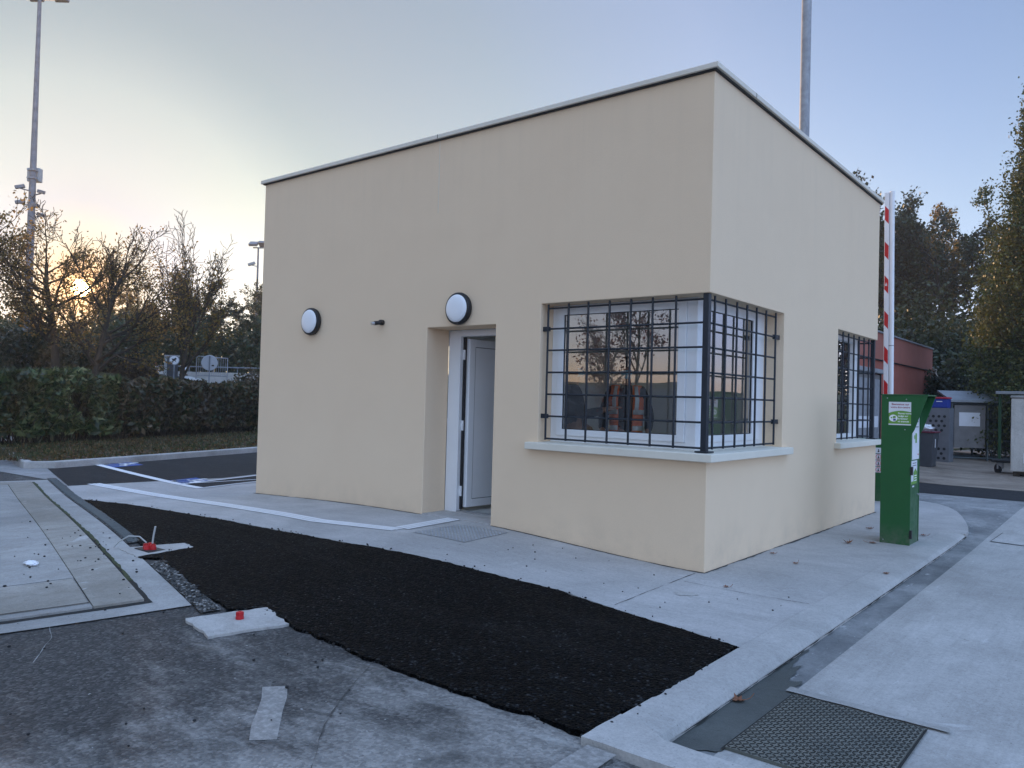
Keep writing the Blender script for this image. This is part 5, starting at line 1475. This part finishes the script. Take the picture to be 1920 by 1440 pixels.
MB().box(-1.56, -1.14, 16.95, 17.3, 1.462, 1.70).build('body', 'bin_blue', bb, bevel=.02)
MB().box(-1.58, -1.12, 16.93, 17.32, 1.70, 1.745).build('lid', 'bin_red', bb, bevel=.012)
MB().box(-1.42, -1.28, 16.945, 16.949, 1.62, 1.64).build('label', 'sign_white', bb)
cg = thing('bin_shelter', 'grey mesh bin shelter with a sloping metal roof and a solid grey door panel', 'shelter', (-.6, 19.2, 0))
cu_, cv_ = Vector((.87, .49, 0)).normalized(), Vector((-.49, .87, 0)).normalized()
c0 = Vector((-1.36, 18.77, 0))
def cp(a, b, z): p = c0 + cu_ * a + cv_ * b; return (p.x, p.y, z)
m = MB()
for a in (0, .92, 1.95): 
    for b in (0, 1.0): m.tube([cp(a, b, -.03), cp(a, b, 1.62)], .032, 4)
for b in (0, 1.0):
    for z in (.10, 1.60): m.tube([cp(0, b, z), cp(1.95, b, z)], .028, 4)
for z in (.60, .90, 1.20, 1.45): m.tube([cp(.92, 0, z), cp(1.95, 0, z)], .016, 4)
m.build('frame', 'cage', cg)
m = MB()
for k in range(24): m.tube([cp(.95 + k * .042, .0, .1), cp(.95 + k * .042, .0, 1.6)], .005, 3)
m.build('mesh_bars', 'cage', cg)
m = MB(); m.raw([cp(.06, -.02, .38), cp(.86, -.02, .38), cp(.86, -.02, 1.56), cp(.06, -.02, 1.56), cp(.06, .01, .38), cp(.86, .01, .38), cp(.86, .01, 1.56), cp(.06, .01, 1.56)], [(0, 1, 2, 3), (7, 6, 5, 4), (0, 4, 5, 1), (1, 5, 6, 2), (2, 6, 7, 3), (3, 7, 4, 0)])
pnl = m.build('door_panel', 'panel_grey', cg, bevel=.004)
MB().quad(cp(.18, -.026, .98), cp(.72, -.026, .98), cp(.72, -.026, 1.36), cp(.18, -.026, 1.36)).build('notice', 'sign_white', pnl)
MB().raw([cp(-.06, -.10, 1.64), cp(2.2, -.10, 1.64), cp(2.2, .95, 1.92), cp(-.06, .95, 1.92), cp(-.06, -.10, 1.70), cp(2.2, -.10, 1.70), cp(2.2, .95, 1.98), cp(-.06, .95, 1.98)], [(0, 1, 2, 3), (7, 6, 5, 4), (0, 4, 5, 1), (1, 5, 6, 2), (2, 6, 7, 3), (3, 7, 4, 0)]).build('roof', 'zinc', cg)
gp = thing('canopy_post', 'dark green post carrying a flat green beam before the mesh shelter', 'post', (.0, 17.0, 0))
MB().box(-.03, .03, 16.97, 17.03, -.05, 1.84).build('post', 'green_dark', gp, bevel=.004)
MB().box(-.05, 2.4, 16.6, 17.4, 1.84, 1.91).build('beam', 'zinc', gp, bevel=.006)
bk = thing('white_cabinet', 'weathered white cabinet with pinned sheets on a low pallet at the right edge', 'cabinet', (1.2, 14.5, 0))
MB().box(.55, 2.0, 14.15, 15.3, .11, 1.70).build('body', 'block', bk, bevel=.02)
MB().box(.535, 2.0, 14.13, 15.3, 1.70, 1.76).build('top', 'far_conc', bk, bevel=.02)
MB().box(.60, .72, 14.18, 15.2, -.02, .11).box(.6, 2.0, 14.2, 14.3, .06, .105).box(1.3, 1.42, 14.18, 15.2, -.02, .11).build('pallet', 'bark', bk)
for z, h in ((1.16, .34), (.30, .22)): MB().box(.79, 1.05, 14.143, 14.147, z, z + h).build('notice', 'sign_white', bk)
m = MB()
tr_ = thing('trolley', 'small trolley with a black rubber castor beside the white cabinet', 'trolley', (.25, 15.0, 0))
MB().lathe((.22, 15.0, .10), (.8, .6, 0), [(-.03, .07), (-.03, .105), (.03, .105), (.03, .07)], 20).build('wheel', 'rubber', tr_, smooth=40)
MB().box(.20, .32, 14.93, 14.95, .10, .24).box(.20, .32, 15.05, 15.07, .10, .24).box(.18, .34, 14.92, 15.08, .235, .25).build('fork', 'galv', tr_, bevel=.003)
MB().box(.10, .52, 14.85, 15.5, .25, .30).build('platform', 'black', tr_, bevel=.006)

# ================================================================== MASTS
def cam_unit(t, c, d, L, w, col='mastgrey', bracket=None):
    c = Vector(c); d = Vector(d).normalized(); s_ = d.cross(Vector((0, 0, 1))).normalized(); u = s_.cross(d)
    h = MB().obox(c, d, s_, u, L / 2, w / 2, w / 2).build('camera', col, t, bevel=w * .15)
    if bracket: MB().tube([Vector(bracket), c - u * w * .5], .03, 6).build('bracket', col, h)
lm = thing('lighting_mast', 'tall grey lighting mast with a pale box and cameras, left of the gatehouse', 'mast', (-34.8, 7.3, gz(-34.8, 7.3)))
mx, my = -34.8, 7.3
MB().tube([(mx, my, 1.7), (mx, my, 8), (mx, my, 12), (mx, my, 18.3)], [.17, .15, .12, .075], 14).build('pole', 'mastgrey', lm, smooth=60)
rt = Vector((.78, .62, 0)); fw = Vector((-.625, .78, 0)); mc = Vector((mx, my, 0))
MB().obox(mc + fw * .24 - rt * .06 + Vector((0, 0, 10.6)), rt, fw, (0, 0, 1), .27, .14, .30).build('control_box', 'pale_box', lm, bevel=.03)
for z in (10.75, 10.4): MB().obox(mc + Vector((0, 0, z)), rt, fw, (0, 0, 1), .17, .17, .03).build('strap', 'galv', lm)
for a, b, z, L in ((-.42, -.2, 9.98, .38), (.45, -.1, 9.80, .34), (-.45, -.1, 9.35, .38), (.28, -.2, 9.2, .30), (.36, .1, 8.85, .40)):
    p = mc + rt * a + fw * b + Vector((0, 0, z)); d = (rt * (1 if a > 0 else -1) + fw * -.3 + Vector((0, 0, -.28)))
    cam_unit(lm, p, d, L, .15, 'mastgrey', mc + Vector((0, 0, z - .15)))
for s_ in (-1, 1):
    MB().obox(mc + rt * (.55 * s_ + .35) + Vector((0, 0, 18.35)), rt, (fw + Vector((0, 0, -.5))).normalized(), Vector((0, 0, 1)) + fw * .5, .30, .22, .07).build('floodlight', 'mastgrey', lm, bevel=.02)
MB().tube([mc - rt * .6 + Vector((0, 0, 18.25)), mc + rt * 1.2 + Vector((0, 0, 18.25))], .05, 8).build('crossbar', 'mastgrey', lm)
gm = thing('lighting_mast', 'plain galvanised mast rising behind the gatehouse roof on the right', 'mast', (-2.12, 8.48, 0))
MB().tube([(-2.12, 8.48, -.1), (-2.12, 8.48, 5), (-2.12, 8.48, 15)], [.12, .09, .078], 20).build('pole', 'galv', gm, smooth=60)
MB().box(-2.3, -1.94, 8.3, 8.66, -.05, .02).build('base_plate', 'galv', gm)
m = MB()
for s_ in (-1, 1): m.box(-2.12 + s_ * .45 - .25, -2.12 + s_ * .45 + .25, 8.35, 8.6, 15.0, 15.25)
m.box(-2.7, -1.5, 8.44, 8.52, 14.94, 15.0).build('floodlights', 'mastgrey', gm)
fl = thing('floodlight_pole', 'slim distant floodlight pole close to the left corner of the gatehouse', 'floodlight', (-36.8, 19.8, gz(-36.8, 19.8)))
fc_ = Vector((-36.8, 19.8, 0))
MB().tube([(-36.8, 19.8, 1.7), (-36.8, 19.8, 9.7)], [.09, .05], 8).build('pole', 'mastgrey', fl, smooth=60)
for s_ in (-1, 1):
    MB().obox(fc_ + rt * (.28 * s_) + Vector((0, 0, 9.9)), rt, fw + Vector((0, 0, -.6 * s_)), Vector((0, 0, 1)) + fw * .6 * s_, .24, .20, .08).build('floodlight', 'mastgrey', fl, bevel=.02)
MB().tube([fc_ - rt * .3 + Vector((0, 0, 9.68)), fc_ + rt * .3 + Vector((0, 0, 9.68))], .04, 6).build('crossbar', 'mastgrey', fl)
cam_unit(fl, fc_ - rt * .36 + Vector((0, 0, 8.75)), -rt + Vector((0, 0, -.35)), .42, .16, 'pale_box', fc_ + Vector((0, 0, 8.6)))

# ================================================================== THINGS BEYOND THE HEDGE
def vface(x, y): v = Vector((CAM_POS.x - x, CAM_POS.y - y, 0)).normalized(); return v, Vector((-v.y, v.x, 0))
gz2 = lambda x, y: gz(x, y)
x, y = -25.72, 10.57; n_, s_ = vface(x, y)
rs = thing('round_sign', 'round road sign seen from its grey back in front of the crowd barrier', 'sign', (x, y, gz(x, y)))
MB().lathe((x, y, 2.50), n_, [(-.015, .30), (.0, .305), (.012, .29), (.014, .29)], 32).build('disc', 'sign_back', rs, smooth=40)
MB().obox(Vector((x, y, 1.75)) + n_ * .03, s_, n_, (0, 0, 1), .025, .02, 1.02).build('post', 'mastgrey', rs)
MB().obox(Vector((x, y, 2.40)) + n_ * .016 + s_ * .12, s_, n_, (0, 0, 1), .045, .003, .03).build('sticker', 'ink_black', rs)
x, y = -27.45, 10.05; n_, s_ = vface(x, y)
ns = thing('dog_sign', 'white round sign with a black dog mark on a thin post by the grey cabinet', 'sign', (x, y, gz(x, y)))
MB().lathe((x, y, 2.60), n_, [(-.01, .20), (.0, .20)], 28).build('disc', 'sign_white', ns)
m = MB(); c = Vector((x, y, 2.60)) + n_ * .0025
outer, inner = circle(0, 0, .198, 28), circle(0, 0, .170, 28)
for i in range(28):
    j = (i + 1) % 28; m.quad(*[c + s_ * p[0] + Vector((0, 0, p[1])) for p in (outer[i], outer[j], inner[j], inner[i])])
m.build('rim', 'ink_grey', ns)
m = MB(); flat_poly(m, [(-.09, -.10), (-.06, -.02), (-.10, .06), (-.02, .05), (.05, .10), (.09, .05), (.04, .0), (.08, -.10), (.03, -.04), (-.02, -.03), (-.04, -.10)], c + n_ * .002, s_, (0, 0, 1)); m.build('dog_mark', 'ink_black', ns)
MB().tube([(x, y, 1.2), (x, y, 2.42)], .03, 8).build('post', 'mastgrey', ns, smooth=60)
x, y = -28.0, 10.25; n_, s_ = vface(x, y)
gc = thing('grey_cabinet', 'upright grey service cabinet with a pale cap beyond the hedge', 'cabinet', (x, y, gz(x, y)))
MB().obox((x, y, 2.2), s_, n_, (0, 0, 1), .23, .2, .55).build('body', 'bin_grey', gc, bevel=.01)
MB().obox(Vector((x, y, 2.2)) - s_ * .235 + n_ * .1, s_, n_, (0, 0, 1), .05, .12, .55).build('side_panel', 'pale_box', gc)
MB().obox((x, y, 2.78), s_, n_, (0, 0, 1), .29, .24, .03).build('cap', 'kerb', gc)
for (x, y), label in (((-29.5, 10.37), 'faded traffic cone left of the grey cabinet beyond the hedge'), ((-28.57, 11.1), 'faded traffic cone between the grey cabinet and the crowd barrier')):
    z = 2.05
    c = thing('traffic_cone', label, 'cone', (x, y, z), 'traffic cones beyond the hedge')
    MB().lathe((x, y, z), (0, 0, 1), [(0, .15), (.06, .14), (.20, .105)], 16).lathe((x, y, z + .32), (0, 0, 1), [(0, .075), (.16, .035), (.18, .03)], 16).build('body', 'cone_orange', c, smooth=50)
    MB().lathe((x, y, z + .19), (0, 0, 1), [(0, .107), (.14, .074)], 16).build('white_band', 'ink_white', c, smooth=50)
    MB().box(x - .18, x + .18, y - .18, y + .18, z - .02, z + .02).build('base', 'black', c)
lw = thing('low_wall', 'low pale concrete wall edging the upper yard beyond the hedge', 'wall', (-28.2, 11.3, 2))
pa, pb = Vector((-30.2, 9.9, 0)), Vector((-26.2, 13.1, 0)); dd = (pb - pa).normalized()
MB().obox((pa + pb) / 2 + Vector((0, 0, 1.97)), dd, Vector((-dd.y, dd.x, 0)), (0, 0, 1), (pb - pa).length / 2, .15, .22).build('wall', 'kerb', lw)
hr = thing('hand_rail', 'dark low rail running above the pale wall beyond the hedge', 'rail', (-28.2, 11.6, 2.2))
nn = Vector((-dd.y, dd.x, 0)) * .35
m = MB(); m.tube([pa + nn + Vector((0, 0, 2.42)), pb + nn + Vector((0, 0, 2.42))], .03, 6); m.build('rail', 'mastgrey', hr)
m = MB()
for k in range(6): q = pa.lerp(pb, k / 5) + nn; m.tube([q + Vector((0, 0, 1.9)), q + Vector((0, 0, 2.42))], .025, 6)
m.build('posts', 'mastgrey', hr)
ba, bb_ = Vector((-26.31, 10.36, 0)), Vector((-25.35, 11.12, 0)); zb_ = 1.85
cb = thing('crowd_barrier', 'grey steel crowd barrier with upright bars behind the round sign', 'barrier', tuple((ba + bb_) / 2 + Vector((0, 0, zb_))))
m = MB(); m.tube([ba + Vector((0, 0, zb_)), ba + Vector((0, 0, 2.70)), ba.lerp(bb_, .06) + Vector((0, 0, 2.76)), bb_ + Vector((0, 0, 2.70)), bb_ + Vector((0, 0, zb_))], .022, 8); m.tube([ba + Vector((0, 0, 2.0)), bb_ + Vector((0, 0, 2.0))], .018, 6)
m.build('frame', 'galv', cb, smooth=60)
m = MB()
for k in range(1, 14): q = ba.lerp(bb_, k / 14); m.tube([q + Vector((0, 0, 2.0)), q + Vector((0, 0, 2.73))], .009, 5)
m.build('bars', 'galv', cb)
gl_ = thing('post_frame', 'thin pale goal like frame of two posts under the trees', 'frame', (-42.6, 15.2, gz(-42.6, 15.2)))
for p in ((-42.85, 15.0), (-42.6, 15.15), (-42.4, 15.32)): MB().tube([(*p, 1.8), (*p, 4.95)], .05, 6).build('post', 'pale_box', gl_)
MB().tube([(-42.85, 15.0, 4.92), (-42.4, 15.32, 4.92)], .05, 6).build('crossbar', 'pale_box', gl_)
MB().obox((-42.58, 15.17, 4.65), rt, fw, (0, 0, 1), .14, .05, .2).build('red_plate', 'arm_red', gl_)
sh = thing('shed', 'pale far shed glimpsed between trunks at the left edge', 'shed', (-53, 11.5, 2))
MB().box(-56, -51, 7, 16.0, 1.5, 4.2).build('wall', 'shed', sh)
MB().box(-56.2, -50.8, 6.8, 16.2, 4.2, 4.4).build('roof', 'galv', sh)

# ================================================================== LITTER ON THE GROUND
def fallen_leaf(x, y, z, s, rz, label, curl):
    out = [(0, -1), (.25, -.45), (.75, -.55), (.55, -.1), (.95, .25), (.5, .35), (.45, .8), (.12, .6), (0, 1.05), (-.12, .6), (-.45, .8), (-.5, .35), (-.95, .25), (-.55, -.1), (-.75, -.55), (-.25, -.45)]
    mb = MB(); ca, sa = math.cos(rz), math.sin(rz)
    def pt(a, b): return (x + s * (a * ca - b * sa), y + s * (a * sa + b * ca), z + .004 + s * curl * (a * a + .35 * b * b + .2 * a * b))
    c = pt(0, 0); n = len(out)
    for i in range(n): mb.quad(c, pt(*out[i]), pt(*out[(i + 1) % n]))
    mb.tube([pt(0, -.9), pt(.05, -1.3), (pt(.1, -1.7)[0], pt(.1, -1.7)[1], z + .012 + s * curl * 1.2)], .0018, 4)
    o = mb.build('fallen_leaf', 'dead_leaf', None, (x, y, z)); return tag(o, label, 'leaf', 'fallen leaves on the concrete')
for a in [(.45, 2.41, .008, .055, .4, 'curled red brown leaf left of the green terminal foot', .75), (.341, -.35, .008, .028, 2.0, 'tiny brown leaf at the foot of the gatehouse corner', .4),
          (.10, 1.25, .008, .032, 1.2, 'small pale brown leaf against the lane side wall', .4), (.42, .95, .008, .034, 3.0, 'small yellow brown leaf midway along the lane side wall', .35),
          (.63, 2.62, .008, .05, 5.0, 'flat yellow leaf right before the terminal front', .15), (.35, 3.6, .008, .045, .9, 'dark leaf between the terminal and the gatehouse wall', .5),
          (1.27, -2.35, -.045, .045, 2.2, 'orange leaf at the kerb by the steel plate', .5), (1.12, 1.1, .008, .034, .2, 'yellow leaf lying on the kerb top', .3), (.92, 3.55, .010, .04, 1.4, 'dark leaf right behind the terminal', .4)]: fallen_leaf(*a)
o = crumple('plastic_bag', (-3.74, -3.64, gz(-3.74, -3.64) + .034), (.075, .05, .018), 'white_bag', 'small crumpled white plastic bag on the weighbridge deck', 'bag', 9)
rg = random.Random(12); mb = MB()
def crumb(x, y, r, off): z = gz(x, y) + off + r * .3; mb.ball((x, y, z), r * rg.uniform(.7, 1.4), r * rg.uniform(.7, 1.3), r * .7, 6, 4)
n = len(patch)
for i in range(n):
    a, b = Vector(patch[i]), Vector(patch[(i + 1) % n]); L = (b - a).length
    for k in range(int(L * 16)):
        p = a.lerp(b, rg.random()); p += Vector((rg.gauss(0, .03), rg.gauss(0, .03))); crumb(p.x, p.y, rg.uniform(.003, .009), .010)
for k in range(60):
    a, b = rg.gauss(1.7, .7), rg.uniform(-.2, .9); p = WA + E1 * a + E2 * b; crumb(p.x, p.y, rg.uniform(.004, .011), .022)
for k in range(45): crumb(rg.uniform(-3, .3), rg.uniform(-4.9, -3.4), rg.uniform(.003, .009), 0)
for k in range(25): crumb(rg.uniform(-2, 1), rg.uniform(-1.4, -.2), rg.uniform(.003, .007), .008)
mb.v = mb.v
o = mb.build('asphalt_crumbs', 'crumb', None, (0, 0, 0), smooth=60, kind='stuff'); tag(o, 'loose black asphalt crumbs scattered round the fresh patch', 'crumbs')

# ================================================================== PEOPLE BEHIND THE WINDOW
def skin_obj(name, nodes, edges, m, parent, sub=2, root=0):
    org = root_loc(parent)
    me = bpy.data.meshes.new(name)
    me.from_pydata([tuple(Vector(p) - org) for p, r in nodes], edges, [])
    me.materials.append(mat(m))
    o = bpy.data.objects.new(name, me); link(o, parent)
    sk = o.modifiers.new('skin', 'SKIN'); sk.use_smooth_shade = True
    if not me.skin_vertices: bpy.context.view_layer.update()
    for i, (p, r) in enumerate(nodes):
        sv = me.skin_vertices[0].data[i]
        sv.radius = r if isinstance(r, tuple) else (r, r); sv.use_root = (i == root)
    s_ = o.modifiers.new('smooth', 'SUBSURF'); s_.levels = sub; s_.render_levels = sub
    return o

def person(label, base, face, arms, tall=1.0, top='dark_cloth', bottom='trouser', vest=False):
    b = Vector(base); f = Vector((face[0], face[1], 0)).normalized(); r = Vector((f.y, -f.x, 0))
    def P(x, y, z): return b + r * (x * tall) + f * (y * tall) + Vector((0, 0, z * tall))
    t = thing('person', label, 'person', base)
    nodes, edges = [], []
    def add(p, rad, link_to=None):
        nodes.append((P(*p), rad))
        if link_to is not None: edges.append((link_to, len(nodes) - 1))
        return len(nodes) - 1
    pel = add((0, 0, .90), (.125, .10)); wa = add((0, 0, 1.05), (.115, .09), pel); ch = add((0, .0, 1.25), (.14, .105), wa); nb = add((0, -.01, 1.40), .065, ch); nk = add((0, .0, 1.47), .05, nb)
    h1 = add((0, .02, 1.545), (.066, .082), nk); add((0, .015, 1.635), (.070, .085), h1)
    for s_ in (-1, 1):
        k = add((s_ * .085, 0, .80), .085, pel); k = add((s_ * .095, .01, .48), .058, k); k = add((s_ * .10, -.02, .10), .042, k); k = add((s_ * .11, .09, .035), .035, k); add((s_ * .11, .17, .03), .028, k)
        A = arms[s_]
        sh = add((s_ * .155, -.005, 1.365), .058, ch); el = add(A[0], .042, sh); wr_ = add(A[1], .028, el)
        w_, e_ = Vector(A[1]), Vector(A[0]); d = (w_ - e_).normalized(); up = Vector(A[2]).normalized(); side = d.cross(up).normalized()
        pm = add(tuple(w_ + d * .055), (.034, .018), wr_)
        for q, (o_, L) in enumerate(((-.030, .070), (-.010, .080), (.010, .075), (.030, .060))):
            k0 = add(tuple(w_ + d * .085 + side * o_), .0095, pm); k1 = add(tuple(w_ + d * (.085 + L * .55) + side * o_ * 1.25 - up * .006), .0085, k0); add(tuple(w_ + d * (.085 + L) + side * o_ * 1.35 - up * .020), .0075, k1)
        k0 = add(tuple(w_ + d * .035 - side * .035), .011, pm); add(tuple(w_ + d * .075 - side * .062), .009, k0)
    skin_obj('body', nodes, edges, 'skin', t, 2, pel)
    jn, je = [], []
    def addj(p, rad, l=None):
        jn.append((P(*p), rad))
        if l is not None: je.append((l, len(jn) - 1))
        return len(jn) - 1
    a0 = addj((0, 0, .86), (.155, .125)); a1 = addj((0, 0, 1.05), (.148, .115), a0); a2 = addj((0, 0, 1.27), (.168, .125), a1); addj((0, -.01, 1.425), .075, a2)
    for s_ in (-1, 1):
        A = arms[s_]; w_ = Vector(A[1]); e_ = Vector(A[0])
        k = addj((s_ * .165, -.005, 1.365), .074, a2); k = addj(tuple(e_), .058, k); addj(tuple(e_.lerp(w_, .9)), .044, k)
    skin_obj('jacket', jn, je, top, t, 2)
    tn, te = [], []
    def addt(p, rad, l=None):
        tn.append((P(*p), rad))
        if l is not None: te.append((l, len(tn) - 1))
        return len(tn) - 1
    p0 = addt((0, 0, .90), (.142, .115))
    for s_ in (-1, 1):
        k = addt((s_ * .088, 0, .78), .102, p0); k = addt((s_ * .096, .01, .48), .075, k); addt((s_ * .10, -.02, .09), .062, k)
    skin_obj('trousers', tn, te, bottom, t, 2)
    hc = P(0, .0, 1.635)
    m = MB(); m.ball((0, 0, 0), .086, .104, .085, 18, 12)
    m.v = [(x * (1.0 if z > -.02 else .89), y - .012, z) for x, y, z in m.v if True]
    m.v = [tuple(hc + r * x * tall + f * (min(y, .055) if z < .035 else y) * tall + Vector((0, 0, z + .030)) * tall) for x, y, z in m.v]
    m.build('hair', 'hair', t, smooth=80)
    fcn = P(0, .098, 1.60)
    m = MB()
    for i in range(7):
        for j in range(5):
            pass
    g = [[P(.062 * math.sin(a), .012 + .093 * math.cos(a) + (.012 if 0 < j < 3 else 0), 1.50 + j * .030) for a in np.linspace(R(-75), R(75), 9)] for j in range(4)]
    vs = [p for row in g for p in row]; m.raw(vs, [(j * 9 + i, j * 9 + i + 1, (j + 1) * 9 + i + 1, (j + 1) * 9 + i) for j in range(3) for i in range(8)])
    m.build('face_mask', 'mask_cloth', t, smooth=80)
    m = MB()
    for s_ in (-1, 1):
        c = P(s_ * .030, .088, 1.637); m.ball(tuple(c), .011, .011, .007, 8, 6)
    m.build('eyes', 'ink_black', t, smooth=80)
    for s_ in (-1, 1):
        c = P(s_ * .076, .005, 1.605); MB().ball(tuple(c), .012, .018, .028, 8, 6).build('ear', 'skin', t, smooth=80)
    if vest:
        def band(z0, z1, a0_, a1_, grow_, m, name):
            k = 14; mb = MB(); zs = np.linspace(z0, z1, 5); vs = []
            for z in zs:
                w_ = np.interp(z, [.80, 1.05, 1.27, 1.42], [.172, .160, .185, .150]) + grow_; d_ = np.interp(z, [.80, 1.05, 1.27, 1.42], [.142, .128, .140, .085]) + grow_
                for a in np.linspace(R(a0_), R(a1_), k): vs.append(P(w_ * math.sin(a), d_ * math.cos(a), z))
            mb.raw(vs, [(j * k + i, j * k + i + 1, (j + 1) * k + i + 1, (j + 1) * k + i) for j in range(4) for i in range(k - 1)])
            o = mb.build(name, m, t, smooth=80); sd = o.modifiers.new('thick', 'SOLIDIFY'); sd.thickness = .006; sd.offset = 1; return o
        band(.84, 1.43, 24, 336, .010, 'vest', 'safety_vest')
        for z in (.95, 1.12): band(z, z + .05, 25, 335, .018, 'tape', 'reflective_band')
        band(1.12, 1.42, 30, 44, .019, 'tape', 'reflective_brace'); band(1.12, 1.42, 316, 330, .019, 'tape', 'reflective_brace')
    return t
person('person in dark clothing with a pale mask, side on, holding out a hand', (-1.88, .80, .136), (.78, .62),
       {1: ((.23, .06, 1.10), (.20, .33, 1.17), (.0, -.2, 1)), -1: ((-.22, -.03, 1.10), (-.20, .16, .98), (0, .3, 1))}, 1.0)
person('person in an orange safety vest over dark clothes inside the window', (-1.56, 1.35, .136), (.45, -.89),
       {1: ((.25, -.04, 1.10), (.24, .12, .93), (0, .4, 1)), -1: ((-.25, -.04, 1.10), (-.24, .12, .93), (0, .4, 1))}, 1.0, 'dark_cloth', 'vest', True)

# ================================================================== HAZE
hm = bpy.data.materials.new('haze'); hm.use_nodes = True; ht = hm.node_tree; ht.nodes.clear()
ho = ht.nodes.new('ShaderNodeOutputMaterial'); hv = ht.nodes.new('ShaderNodeVolumePrincipled')
hv.inputs['Color'].default_value = (.93, .94, .96, 1); hv.inputs['Density'].default_value = .0012; hv.inputs['Anisotropy'].default_value = .55
ht.links.new(hv.outputs[0], ho.inputs['Volume'])
MATS['haze'] = hm
hz = MB().box(-152, 152, -152, 152, -1.6, 20.5).build('haze', 'haze', None, (0, 0, 0)); hz['kind'] = 'stuff'
hz['label'] = 'thin evening haze filling the air over the yard'; hz['category'] = 'haze'
